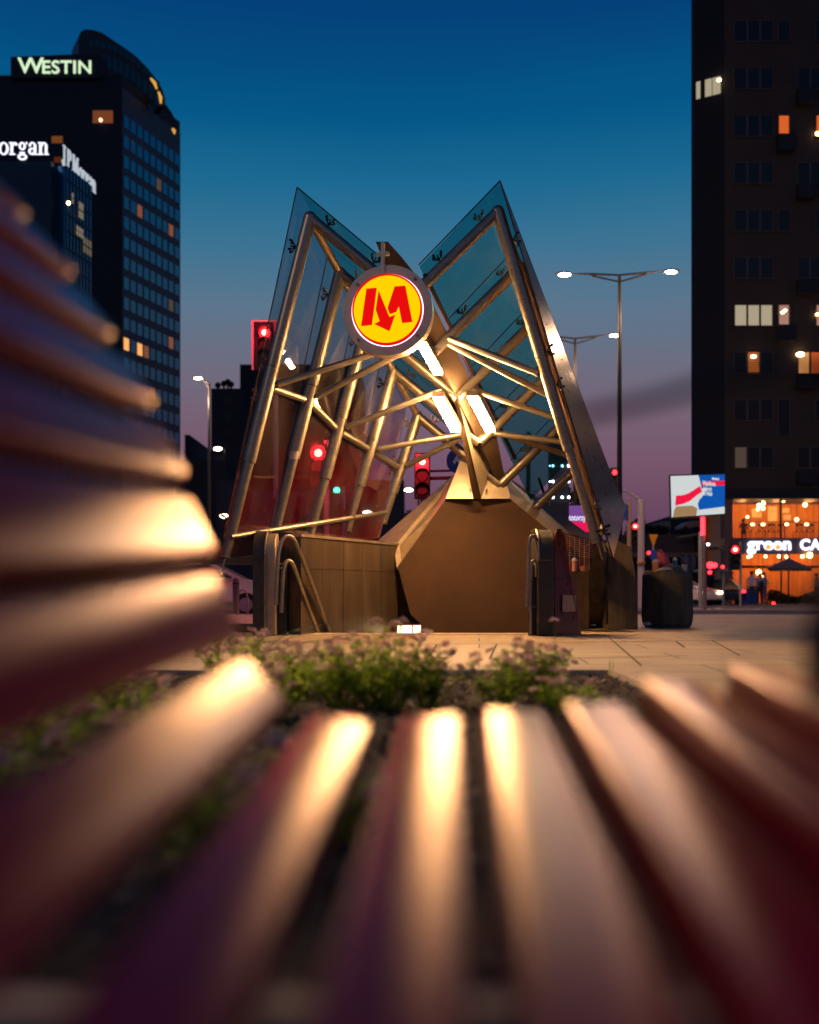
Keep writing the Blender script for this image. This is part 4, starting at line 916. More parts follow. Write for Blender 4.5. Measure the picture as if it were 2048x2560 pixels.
e = E('bike_stand', 'small steel hoop stand left of the left newel', 'bike stand', P(607, 1510, 18)); g = MB(); g.path([(-.09, 0, -.2), (-.09, 0, .12), (-.06, 0, .22), (0, 0, .26), (.06, 0, .22), (.09, 0, .12), (.09, 0, -.2)], .018, 8); g.build('hoop', steel, e)
# ------------------------------------------------------------------ buildings left
hot = E('hotel_tower', 'dark high-rise with lit rooftop lettering and rows of blue windows on its side', 'tower', (-45, 145, 0)); o_ = -Vector(hot.location)
Y1, Y2 = 140.0, 153.8; A = P(305, 219, Y1); Bq = P(450, 333, Y2); H = A.z
g = MB(); left = A.x-40
g.prism([(left, Y1, -1), (A.x, Y1, -1), (Bq.x, Y2, -1), (left, Y2+20, -1)], (0, 0, P(0, 188, Y1).z+1)); g.build('main_block', dark_facade, hot, smooth=False).location = o_
# side face: window bands
dirs = Vector((Bq.x-A.x, Y2-Y1, 0)); ln = dirs.length; ds = dirs.normalized(); ns = Vector((ds.y, -ds.x, 0))
pitch = 50.7/F*Y1
g = MB(); a0 = Vector((A.x, Y1, 0)); 
def side(s, z, d): q = a0+ds*s+ns*d; return Vector((q.x, q.y, z))
g.add([side(0, -1, .05), side(ln, -1, .05), side(ln, H, .05), side(0, H, .05)], [(0, 1, 2, 3)]); g.build('side_facade', hotel_side, hot, smooth=False, solid=.05).location = o_
lit_faint = emit('lit_faint', (.7, .5, .42), .10)
lit_h = {(4, 2): lit_dim, (4, 7): lit_dim, (8, 7): lit_faint, (2, 5): lit_faint, (13, 4): lit_faint, (11, 0): lit_win, (11, 2): lit_win, (11, 3): lit_dim, (10, 7): lit_dim, (7, 5): None}
rows = 18
for r_ in range(rows):
    zt_ = P(0, 284, Y1).z-r_*pitch; zb_ = zt_-pitch*.60
    g = MB()
    for c in range(9):
        s0 = ln*(.02+c*.109); s1 = s0+ln*.080
        mm = lit_h.get((r_, c))
        if mm:
            if g.v: g.build('window_band', hotel_win, hot, smooth=False, solid=.03).location = o_; g = MB()
            h = MB(); h.add([side(s0, zb_, .12), side(s1, zb_, .12), side(s1, zt_, .12), side(s0, zt_, .12)], [(0, 1, 2, 3)]); h.build('lit_window', mm, hot, smooth=False, solid=.03).location = o_
        else: g.add([side(s0, zb_, .12), side(s1, zb_, .12), side(s1, zt_, .12), side(s0, zt_, .12)], [(0, 1, 2, 3)])
    if g.v: g.build('window_band', hotel_win, hot, smooth=False, solid=.03).location = o_
# curved glass roof and sign box
pts = [(197, 190), (197, 90), (203, 78), (214, 73), (235, 75), (256, 82), (289, 104), (320, 125), (341, 141), (365, 165), (383, 187), (398, 208), (407, 226), (413, 245), (414, 264), (380, 275), (305, 225)]
g = MB(); g.prism([P(u, v, 146) for u, v in pts], (-2.4, 4, 0)); g.build('curved_roof', mat('roof_dark', (.012, .016, .018), .5, 0, .3, .3), hot, smooth=False).location = o_
g = MB(); g.prism([P(u, v, 153.95) for u, v in ((385, 262), (416, 262), (430, 282), (441, 303), (448, 322), (449.5, 340), (385, 340))], (-3, 4, 0)); g.build('curved_roof', MATS['roof_dark'], hot, smooth=False).location = o_
g = MB(); rq = random.Random(4)
for k in range(12):
    for j in range(5):
        t = (k+.5)/12; u = 215+t*180; v = 95+t*t*110+j*24+(j % 2)*8
        if v > 130+t*150: continue
        a = P(u, v, 145.9); g.add([a, a+Vector((.7, 0, -.5)), a+Vector((.7, 0, -1.4)), a+Vector((0, 0, -1.0))], [(0, 1, 2, 3)])
g.build('roof_pane', mat('roof_pane_m', (.03, .07, .08), .2, .5), hot, smooth=False).location = o_
for (u0, v0, u1, v1) in ((377, 196, 392, 222), (397, 230, 402, 258), (431, 322, 436, 334)):
    g = MB(); a = P(u0, v0, 145.8); b = P(u1, v1, 145.8); g.path([a, a.lerp(b, .5)+Vector((.12, 0, .1)), b], [.16, .26, .14], 6); g.build('roof_light', emit('roof_glow%d' % u0, (1, .5, .1), .8), hot).location = o_
g = MB(); a = P(27, 140, Y1-.5); b = P(252, 200, Y1-.5); g.prism([P(27, 142, Y1-.5), P(27, 195, Y1-.5), P(252, 195, Y1-.5), P(252, 133, Y1-.5)], (0, 3, 0)); g.build('sign_box', dark_facade, hot, smooth=False).location = o_
a = P(45, 182, Y1-.6); text('rooftop_letters', 'W', letters_cream, hot, a+o_, 3.05, ext=.05, off=.03, sx=1.12); 
a = P(103, 183, Y1-.6); text('rooftop_letters', 'ESTIN', letters_cream, hot, a+o_, 2.55, ext=.05, off=.03, sx=1.06, space=1.03)
g = MB(); a = P(232, 276, Y1-.1); b = P(282, 307, Y1-.1); g.bx(a.x, b.x, Y1-.08, Y1, b.z, a.z); g.build('lit_window', emit('room_dim', (.8, .22, .08), .22), hot, smooth=False).location = o_
g = MB(); g.sph(P(252, 300, Y1-.2), .25, 8, 6); g.build('room_lamp', emit('room_lamp', (1, .6, .35), 3), hot).location = o_
g = MB(); a = P(129, 340, Y1-.1); b = P(156, 357, Y1-.1); g.bx(a.x, b.x, Y1-.08, Y1, b.z, a.z); g.build('lit_window', emit('room_dim2', (.8, .24, .06), .2), hot, smooth=False).location = o_
g = MB(); a = P(135, 392, Y1-.1); b = P(155, 406, Y1-.1); g.bx(a.x, b.x, Y1-.08, Y1, b.z, a.z); g.build('lit_window', emit('room_dim3', (.8, .2, .06), .1), hot, smooth=False).location = o_
# bank office with serif letters
off = E('office_building', 'blue glass office block with white serif rooftop lettering in front of the dark tower', 'office building', (-38, 92, 0)); o_ = -Vector(off.location)
YA, YB = 90.0, 94.7; a = P(165, 412, YA); b = P(230, 465, YB)
g = MB(); g.prism([(a.x, YA, -1), (b.x, YB, -1), (b.x-16, YB+12, -1), (a.x-3, YA+8, -1)], (0, 0, a.z+1)); g.build('side_wing', tower_glass, off, smooth=False).location = o_
c = P(128, 403, YA-1); g = MB(); g.bx(c.x-14, c.x, YA-1, YA+9, -1, c.z); g.build('front_wing', mat('front_dark', (.008, .012, .03), .3, .3), off, smooth=False).location = o_
g = MB(); g.bx(c.x+.01, a.x-.05, YA+.6, YA+4, -1, P(0, 352, YA).z-2); g.build('corner_recess', tower_glass, off, smooth=False).location = o_
dsd = Vector((b.x-a.x, YB-YA, 0)).normalized(); nsd = Vector((dsd.y, -dsd.x, 0)); lnd = Vector((b.x-a.x, YB-YA, 0)).length
def osd(s, z, d): q = Vector((a.x, YA, 0))+dsd*s*lnd+nsd*d; return Vector((q.x, q.y, z))
g = MB()
for k in range(14):
    z_ = a.z-1.2-k*1.55; g.prism([osd(0, z_, .02), osd(1, z_, .02), osd(1, z_-.10, .02), osd(0, z_-.10, .02)], nsd*.06)
for k in range(9): s_ = k/8; g.prism([osd(s_, a.z, .02), osd(min(1, s_+.02), a.z, .02), osd(min(1, s_+.02), 0, .02), osd(s_, 0, .02)], nsd*.05)
g.build('mullion', mat('mullion_dark', (.01, .02, .04), .5), off, smooth=False).location = o_
for (u0, v0, u1, v1, m_) in ((194, 502, 206, 546, lit_cool), (188, 566, 206, 592, lit_cool), (205, 582, 228, 625, lit_pink), (177, 494, 181, 522, lit_cool)):
    s0 = (u0-165)/65; s1 = (u1-165)/65; z0 = P(0, v0, YA+2).z; z1 = P(0, v1, YA+2).z
    for q in range(3):
        for r_ in range(2):
            t0 = s0+(s1-s0)*q/3; t1 = t0+(s1-s0)*.24; w0 = z0+(z1-z0)*r_/2; w1 = w0+(z1-z0)*.40
            g = MB(); g.prism([osd(t0, w1, .10), osd(t1, w1, .10), osd(t1, w0, .10), osd(t0, w0, .10)], nsd*.02); g.build('lit_window', emit('office_lit_%d_%d%d' % (u0, q, r_), (.75, .6, .42), .28 if m_ is lit_cool else .16), off, smooth=False).location = o_
g = MB(); g.sph(osd(.02, P(0, 507, YA).z, .2), .16, 8, 6); g.build('wall_lamp', bulb, off).location = o_
def serif(word, h):      # letters built stroke by stroke, x grows to the right, returns mesh builder in XZ plane
    g = MB(); x = 0; D = .12
    def bar(x0, z0, x1, z1): g.bx(x0, x1, 0, D, z0, z1)
    def arc(cx, cz, rx, rz, a0, a1, t0, t1=None, n=18):
        t1 = t1 or t0; vs = []; fs = []
        for k in range(n+1):
            a = R(a0+(a1-a0)*k/n); c, s_ = math.cos(a), math.sin(a); tk = t1+(t0-t1)*abs(c)
            for rr_ in (0, 1):
                for y in (0, D): vs.append((cx+(rx-tk*rr_)*c, y, cz+(rz-tk*rr_)*s_))
        for k in range(n):
            i = 4*k; j = i+4
            fs += [(i, j, j+2, i+2), (i+1, i+3, j+3, j+1), (i, i+1, j+1, j), (i+2, j+2, j+3, i+3)]
        g.add(vs, fs)
    X = h*.66; T = h*.13; th = h*.05; sr = h*.06
    for ch in word:
        if ch == 'J':
            bar(x+.22*h, .1*h, x+.22*h+T*1.1, h); bar(x+.1*h, h-th, x+.5*h, h-.001); arc(x+.17*h, .1*h, .18*h, .18*h, 180, 360, T, th); g.sph((x+.04*h, D/2, .14*h), .07*h, 8, 6); x += .55*h
        elif ch == '.': g.sph((x+.06*h, D/2, .06*h), .075*h, 8, 6); x += .2*h
        elif ch == 'P':
            bar(x+.08*h, 0, x+.08*h+T*1.1, h); bar(x, 0, x+.34*h, th); bar(x, h-th, x+.4*h, h-.001); arc(x+.36*h, .73*h, .27*h, .27*h, -90, 90, T*1.1, th); x += .68*h
        elif ch == 'M':
            bar(x+.07*h, 0, x+.07*h+th, h); bar(x+.68*h, 0, x+.68*h+T*1.1, h); bar(x, 0, x+.2*h, th); bar(x+.58*h, 0, x+.9*h, th); bar(x, h-th, x+.2*h, h-.001); bar(x+.7*h, h-th, x+.92*h, h-.001)
            g.prism([(x+.07*h, 0.001, h), (x+.26*h, 0.001, h), (x+.46*h, 0.001, .1*h), (x+.36*h, 0.001, 0)], (0, D-.002, 0)); g.prism([(x+.38*h, 0.002, 0), (x+.42*h, 0.002, .0), (x+.72*h, 0.002, h), (x+.66*h, 0.002, h)], (0, D-.004, 0)); x += .98*h
        elif ch == 'o': arc(x+.31*h, X/2, .29*h, X/2+.01*h, 0, 360, T, th, 30); x += .64*h
        elif ch == 'r':
            bar(x+.08*h, 0, x+.08*h+T, X); bar(x, 0, x+.34*h, th); bar(x, X-th, x+.1*h, X); arc(x+.34*h, X-.2*h, .17*h, .2*h, 60, 180, th*1.4, th); g.sph((x+.40*h, D/2, X-.10*h), .075*h, 8, 6); x += .50*h
        elif ch == 'g':
            arc(x+.25*h, X-.2*h, .2*h, .21*h, 0, 360, T*.85, th, 26); arc(x+.26*h, -.12*h, .27*h, .17*h, 0, 360, T*.8, th*1.4, 26); bar(x+.1*h, .07*h, x+.4*h, .13*h); g.sph((x+.5*h, D/2, X-.04*h), .06*h, 8, 6); x += .57*h
        elif ch == 'a':
            bar(x+.36*h, .02*h, x+.36*h+T, X-.12*h); bar(x+.4*h, 0, x+.56*h, th); arc(x+.28*h, X-.19*h, .21*h, .2*h, 0, 160, T*.8, th); g.sph((x+.12*h, D/2, X-.16*h), .07*h, 8, 6); arc(x+.24*h, .18*h, .2*h, .185*h, 60, 330, T*.95, th, 24); x += .60*h
        elif ch == 'n':
            bar(x+.08*h, 0, x+.08*h+T, X); bar(x, 0, x+.3*h, th); bar(x, X-th, x+.1*h, X); arc(x+.34*h, X-.2*h, .2*h, .2*h, 0, 180, T, th); bar(x+.54*h-T, 0, x+.54*h, X-.2*h); bar(x+.36*h, 0, x+.62*h, th); x += .66*h
    return g, x
hh_ = 57/F*YA*.80
g, W = serif('J.P.Morgan', hh_); c2 = P(124, 387, YA-1.1)
o = g.build('rooftop_letters', letters_white, off, smooth=False); o.location = Vector((c2.x-W*.93, YA-1.2, c2.z))+o_; o.scale = (.93, 1, 1)
g, W = serif('J.P.Morgan', 1.75); o = g.build('rooftop_letters', mat('x', (.6, .6, .6), .5) if False else emit('letters_grey', (.75, .85, .95), .62), off, smooth=False)
q = P(158, 408, YA); q2 = P(223, 451, YB); dd = (Vector((q2.x, q2.y+2.2, 0))-Vector((q.x, q.y, 0))); o.location = Vector((q.x, q.y, q.z))+o_; o.rotation_euler = (0, 0, math.atan2(dd.y, dd.x)); o.scale = (dd.length/W, 1, 1)
# more dark blocks left of the canopy
def blockb(u0, u1, v, Y, label, wins=(), depth=15, m=dark_facade, rowcol=None):
    e = E('apartment_building', label, 'building', P((u0+u1)/2, 1500, Y)); o_ = -Vector(e.location)
    a = P(u0, v, Y); b = P(u1, v, Y); g = MB(); g.bx(a.x, b.x, Y, Y+depth, -1, a.z); g.build('wall', m, e, smooth=False).location = o_
    for (wu, wv, ww, wh) in wins:
        q = P(wu, wv, Y); q2 = P(wu+ww, wv+wh, Y); g = MB(); g.bx(q.x, q2.x, Y-.03, Y, q2.z, q.z); g.build('window', apt_pane, e, smooth=False).location = o_
    return e, o_
mv = mat('violet_wall', (.035, .030, .045), .9, 0, .2, .3)
e, o_ = blockb(528, 600, 971, 110, 'dark block of flats with rooftop antennas left of the canopy', [(563, 990+k*40, 18, 22) for k in range(6)], m=mv)
g = MB()
for u, h in ((560, 12), (570, 16), (578, 10), (545, 8)): g.tube(P(u, 971, 112), P(u, 971-h, 112), .12, seg=6); g.sph(P(u, 971-h, 112), .35, 8, 6)
g.build('antenna', dark_metal, e).location = o_
blockb(600, 900, 911, 118, 'taller dark block behind the left glass wall', m=dark_facade)
blockb(462, 474, 1087, 125, 'narrow pale block beside the foot of the dark tower', m=mv)
blockb(440, 560, 1150, 100, 'low dark building behind the left street lamp', m=dark_facade)
blockb(540, 1010, 1200, 80, 'long low dark building behind the left glass wall', m=mv)
# ------------------------------------------------------------------ right apartment block with cafe
ap = E('apartment_building', 'tall block of flats with a two storey cafe at its foot', 'building', (28, 59, 0)); o_ = -Vector(ap.location)
YF = 59.0; X0 = P(1812, 0, YF).x; X1 = 42.0; ZS = P(0, 1222, YF).z
g = MB(); g.bx(X0, X1, YF, YF+6.2, ZS+.02, 46); g.build('facade', apt_wall, ap, smooth=False).location = o_
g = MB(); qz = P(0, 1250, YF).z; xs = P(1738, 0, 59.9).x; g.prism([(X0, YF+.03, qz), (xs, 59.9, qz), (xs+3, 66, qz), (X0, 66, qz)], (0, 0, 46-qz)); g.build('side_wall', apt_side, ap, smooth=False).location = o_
g = MB(); g.bx(X0-.1, X1, YF-.15, YF+3.2, P(0, 1247, YF).z, ZS); g.build('dark_cornice', dark_facade, ap, smooth=False).location = o_
def win(x0, x1, z0, z1, n, panes, name='window'):
    g = MB(); fw = .07; g.bx(x0-.06, x1+.06, YF-.10, YF-.0, z0-.06, z0); 
    g.bx(x0-.06, x1+.06, YF-.05, YF, z1, z1+.05); g.bx(x0-.06, x0, YF-.05, YF, z0, z1); g.bx(x1, x1+.06, YF-.05, YF, z0, z1)
    for k in range(1, n): xx = x0+(x1-x0)*k/n; g.bx(xx-.06, xx+.06, YF-.045, YF, z0, z1)
    o = g.build(name, apt_frame, ap, smooth=False); o.location = o_
    for k in range(n):
        m_ = panes[k] if k < len(panes) else apt_pane; g = MB(); a = x0+(x1-x0)*k/n; b = x0+(x1-x0)*(k+1)/n; g.bx(a+.05, b-.05, YF-.02, YF-.012, z0, z1); g.build('pane', m_, o, smooth=False)
lit = {(2, 'B'): [lit_orange], (2, 'C'): [lit_orange], (6, 'A'): [lit_cool, lit_cool, lit_cool], (6, 'B'): [lit_pink], (6, 'C'): [lit_pink, apt_pane], (7, 'A'): [apt_pane, emit('blind_glow', (1, .26, .05), .7), apt_pane], (7, 'C'): [lit_win, lit_orange], (9, 'A'): [emit('curtain', (.3, .2, .16), .25), apt_pane, apt_pane]}
for k in range(10):
    vt = 53+118.4*k; z1 = P(0, vt, YF).z; z0 = P(0, vt+51, YF).z; even = k % 2 == 0
    XA = lambda u: P(u, 0, YF).x
    win(XA(1836), XA(1932), z0, z1, 3, lit.get((k, 'A'), []))
    if even or (k, 'B') in lit or k == 8: win(XA(1946), XA(1974), z0-(0 if k != 8 else .9), z1, 1, lit.get((k, 'B'), []))
    if even: win(XA(2040), XA(2100), z0, z1, 2, lit.get((k, 'C'), []))
    else: win(XA(1995), XA(2055), z0-.0, z1, 2, lit.get((k, 'C'), [])); 
    if not even:
        g = MB(); a = XA(1990); g.bx(a, a+1.0, YF-.5, YF, z0-1.0, z0-.2); g.build('balcony', dark_facade, ap, smooth=False).location = o_
    elif k in (6, 2):
        g = MB(); a = XA(1940); g.bx(a, a+.95, YF-.5, YF, z0-1.0, z0-.05); g.build('balcony', dark_facade, ap, smooth=False).location = o_
for u0, u1 in ((1741, 1751), (1763, 1780), (1782, 1802)):
    a = P(u0, 205-(u0-1741)*.25, 59.9-(u0-1738)*.0116-.03); b = P(u1, 248-(u1-1741)*.25, 59.9-(u1-1738)*.0116-.03)
    g = MB(); g.prism([(a.x, a.y, b.z), (b.x, b.y, b.z), (b.x, b.y, a.z), (a.x, a.y, a.z)], (0, .02, 0)); g.build('side_window', lit_cool, ap, smooth=False).location = o_
# blinds in the window of floor 8
g = MB(); z1 = P(0, 53+118.4*7, YF).z
for k in range(9): g.bx(P(1868, 0, YF).x+.02, P(1900, 0, YF).x-.05, YF-.03, YF-.022, z1-.1-k*.135, z1-.04-k*.135)
g.build('blind', mat('blind_wood', (.2, .07, .03), .7), ap, smooth=False).location = o_
# lamps seen in rooms
for (u, v, r, m_) in ((1957, 781, .09, bulb), (1963, 776, .08, bulb), (1884, 892, .13, bulb), (2001, 887, .2, bulb), (1798, 200, .1, bulb), (2046, 334, .14, bulb), (2044, 786, .09, bulb)):
    g = MB(); g.sph(P(u, v, YF-.12 if u > 1812 else YF-.1), r, 8, 6, (1.3, 1, .8)); g.build('room_lamp', m_, ap).location = o_
zA, zB, zC, zD = P(0, 1247, YF).z, P(0, 1345, YF).z, P(0, 1385, YF).z, -.03
XL = P(1832, 0, YF).x
g = MB(); g.bx(X0, XL, YF, YF+.8, -.05, zA-.01); g.build('corner_pier', mat('pier', (.16, .10, .09), .8), ap, smooth=False).location = o_
g = MB(); g.bx(X0+.1, X1, YF+3.6, YF+3.8, -.05, zA); g.build('back_wall', interior, ap, smooth=False).location = o_
g = MB(); g.bx(XL-.2, XL, YF+.8, YF+3.6, -.05, zA); g.bx(X0, X1, YF+.02, YF+3.6, zB-.45, zB-.02); g.bx(X0, X1, YF+.02, YF+3.6, -.12, -.035); g.build('floor_slab', interior2, ap, smooth=False).location = o_
for k in range(4):
    for zz, pw in ((zA-.35, 95), (zC-.3, 80)): light(Vector((XL+1.2+k*2.1, YF+2.0, zz))+o_, pw, (1, .50, .16), .12, ap)
g = MB(); g.bx(XL-.1, X1, YF-.12, YF+.01, zC, zB); g.build('sign_band', mat('band', (.10, .08, .11), .7), ap, smooth=False).location = o_
g = MB()
for u in (1952, 2050, 2140): x = P(u, 0, YF).x; g.bx(x-.05, x+.05, YF-.03, YF+.03, zB, zA)
g.bx(XL, X1, YF-.03, YF+.02, P(0, 1420, YF).z, P(0, 1414, YF).z)
for u in (1953, 1972, 2060): x = P(u, 0, YF).x; g.bx(x-.04, x+.04, YF-.031, YF+.03, -.03, zC)
g.build('shop_mullion', dark_facade, ap, smooth=False).location = o_
g = MB(); g.bx(XL, X1, YF+.04, YF+.05, -.03, zA); g.build('shop_glass', glass('shopglass', (.9, .85, .8), 1.35), ap, smooth=False).location = o_
# pictures on the wall
for (u, v, w_, h_) in ((1921, 1266, 22, 38), (1958, 1270, 16, 12), (1960, 1287, 17, 14), (1880, 1272, 24, 22)):
    a = P(u, v, YF+3.5); b = P(u+w_, v+h_, YF+3.5); g = MB(); g.bx(a.x, b.x, YF+3.5, YF+3.59, b.z, a.z); g.build('wall_picture', mat('pict%d' % u, (.9, .7, .4), .7, 0, .3, 3), ap, smooth=False).location = o_
# cafe sign letters
zl = P(0, 1374, YF-.2).z
cu = 'letters'
text('shop_letters', 'gr', letters_blue, ap, Vector((P(1866, 0, YF).x, YF-.2, zl))+o_, 1.04, ext=.03, off=.02, sx=1.1)
text('shop_letters', 'ee', letters_blue, ap, Vector((P(1906, 0, YF).x, YF-.2, zl))+o_, 1.04, ext=.03, off=.02, sx=1.12)
text('shop_letters', 'n', letters_blue, ap, Vector((P(1954, 0, YF).x, YF-.2, zl))+o_, 1.04, ext=.03, off=.028, sx=1.0)
text('shop_letters', 'CAFFE', letters_blue, ap, Vector((P(1997, 0, YF).x, YF-.2, zl))+o_, .86, ext=.03, off=.028, sx=.98, space=1.1)
text('shop_letters', 'NERO', letters_blue, ap, Vector((P(2145, 0, YF).x, YF-.2, zl))+o_, .86, ext=.03, off=.028, sx=.98, space=1.1)
g = MB()
for u in (1921, 1945): 
    c = P(u, 1368, YF-.24); n = 16; g.add([c+Vector((.17*math.cos(2*math.pi*k/n), 0, .15*math.sin(2*math.pi*k/n))) for k in range(n)], [tuple(range(n))])
g.build('letter_fill', letters_orange, ap, smooth=False, solid=.02).location = o_
# pendant lamps and downlights inside the cafe, each a thing
def pend(u, v, Y, r, label, top, m=bulb):
    p = P(u, v, Y); e = E('pendant_lamp', label, 'lamp', p, 0, 'lamps glowing inside the cafe'); g = MB(); g.sph((0, 0, 0), r, 10, 8); g.build('globe', m, e)
    if top-p.z > .1: g = MB(); g.tube((0, 0, r), (0, 0, top-p.z), .012, seg=5); g.build('cord', dark_metal, e)
for i, (u, v, r) in enumerate(((1908, 1251, .09), (1909, 1258, .11), (1898, 1264, .13), (1908, 1271, .11), (1895, 1273, .09), (1959, 1251, .11), (2013, 1262, .13), (1869, 1292, .08), (1992, 1299, .12))):
    pend(u, v, YF+1.5, r, ['topmost globe of the lamp cluster on the upper cafe floor', 'second globe from the top of the upper floor lamp cluster', 'left large globe of the upper floor lamp cluster', 'low right globe of the upper floor lamp cluster', 'low left globe of the upper floor lamp cluster', 'lamp at the ceiling beside the middle mullion', 'bright lamp at the right of the upper cafe floor', 'lone dim lamp near the left wall of the upper floor', 'flat lamp low at the right of the upper floor'][i], zA-.06)
for i, (u, v) in enumerate(((1882, 1311), (1908, 1311), (1967, 1311), (2017, 1311))):
    p = P(u, v, YF+.6); e = E('table_lamp', ['leftmost lamp on the upper window tables', 'second lamp from the left on the window tables', 'lamp on the window tables right of the mullion', 'rightmost lamp on the window tables'][i], 'lamp', p, 0, 'lamps on the upper window tables'); g = MB(); g.sph((0, 0, 0), .10, 8, 6, (1.2, 1, .7)); g.build('bulb', bulb, e); g = MB(); g.tube((0, 0, -.07), (0, 0, -.35), .015, seg=6); g.build('stand', dark_metal, e)
for i, (u, v, r) in enumerate(((1871, 1392, .09), (1878, 1390, .08), (1914, 1391, .09), (1948, 1391, .10), (1966, 1392, .09), (2006, 1391, .10))):
    pend(u, v, YF+.5, r, 'ceiling spot '+['at the left end', 'second from the left', 'third from the left', 'fourth from the left', 'fifth from the left', 'sixth, near the bright lamp']
[i]+' of the row under the cafe sign', zC)
pend(2025, 1388, YF-.3, .16, 'brightest flaring lamp under the right part of the cafe sign', zC, emit('flare_bulb', (1, .5, .15), 22))
pend(1897, 1431, YF+.6, .16, 'large warm lamp behind the people on the pavement', zC); pend(1907, 1438, YF+.6, .09, 'small warm lamp right behind the ponytailed person', zC)
# chairs and table on the upper floor
def chair(x, y, z, label, m=dark_metal):
    e = E('cafe_chair', label, 'chair', (x, y, z), 0, 'chairs at the upper window'); 
    g = MB(); g.bx(-.2, .2, -.2, .2, .43, .46); g.build('seat', m, e, smooth=False)
    g = MB(); g.bx(-.2, .2, -.22, -.2, .80, .90); g.tube((-.2, -.21, .46), (.2, -.21, .85), .02, seg=6); g.tube((.2, -.21, .46), (-.2, -.21, .85), .02, seg=6); g.tube((-.2, -.21, .4), (-.2, -.21, .9), .022, seg=6); g.tube((.2, -.21, .4), (.2, -.21, .9), .022, seg=6); g.build('backrest', m, e)
    for a in (-.19, .19):
        for b in (-.19, .19): g = MB(); g.tube((a, b, .43), (a*1.1, b*1.1, 0), .018, seg=6); g.build('leg', m, e)
zf = zB-.02
for i, u in enumerate((1868, 1902, 1926, 1950, 1995, 2022)):
    p = P(u, 0, YF+.9); chair(p.x, YF+.9, zf, ['dark chair by the left wall of the upper cafe floor', 'second chair from the left at the upper cafe window', 'third chair from the left at the upper cafe window', 'chair at the middle mullion of the upper window', 'chair right of the mullion at the upper window', 'rightmost chair in view at the upper window'][i])
e = E('window_table', 'long wooden counter table along the upper cafe window', 'table', (P(1940, 0, YF+.55).x, YF+.6, zf)); g = MB(); g.bx(-2.2, 3.6, -.25, .15, .98, 1.02); g.build('tabletop', mat('oak', (.5, .25, .1), .5), e, smooth=False)
for a in (-2.0, .5, 3.2): g = MB(); g.bx(a, a+.05, -.05, 0, 0, .98); g.build('leg', dark_metal, e, smooth=False)
# parasol
par = E('parasol', 'large dusky parasol with lettered valance outside the cafe', 'parasol', P(1975, 1510, 56)); o_ = -Vector(par.location)
ap_ = P(1972, 1396, 56); g = MB(); rim = [P(1920, 1421, 55), P(1916, 1419, 57), P(2026, 1419, 57), P(2030, 1421, 55)]; n = 4
g.add([ap_]+rim, [(0, 1, 4), (0, 2, 1), (0, 3, 2), (0, 4, 3)]); g.build('canopy', canvas, par, smooth=False, solid=.02).location = o_
g = MB(); g.prism([P(1920, 1421, 55), P(2030, 1421, 55), P(2030, 1428, 55), P(1924, 1428, 55)], (0, .02, 0)); g.build('valance', blackcloth, par, smooth=False).location = o_
g = MB(); g.tube((ap_.x, 56, -.03), ap_, .04, seg=8); g.build('mast', dark_metal, par).location = o_
text('valance_text', 'CAŁA NADZIEJA W KAWIE', mat('gold_text', (.6, .35, .1), .7), par, P(1932, 1427.3, 54.97)+o_, .15, ext=.002, sx=1.05)
# hedge boxes at the cafe
g = MB(); q = random.Random(5)
for k in range(2600):
    x = q.uniform(P(1920, 0, 57).x, P(2060, 0, 57).x); y = q.uniform(56.6, 57.3); z_ = q.uniform(0, .75)*(.75+.25*math.sin(x*2.2)); s_ = q.uniform(.03, .08); a = q.uniform(0, 6.28)
    d1 = Vector((math.cos(a), math.sin(a), q.uniform(-.7, .7)))*s_; d2 = Vector((-math.sin(a), math.cos(a)*.5, q.uniform(.3, 1)))*s_; c = Vector((x, y, z_)); g.add([c-d1, c+d2, c+d1, c-d2], [(0, 1, 2, 3)])
tag(g.build('hedge', tree_m, None, smooth=False), 'dark low hedge in front of the cafe terrace', 'hedge')
e = E('blue_bin', 'dark blue box behind the person in jeans', 'container', P(1868, 1512, 57.5)); g = MB(); g.bx(-.5, .5, -.3, .3, .0, .85); g.build('box', blue_m, e, bevel=.03); g = MB(); g.bx(-.53, .53, -.33, .33, .85, .92); g.build('lid', dark_metal, e, bevel=.02)
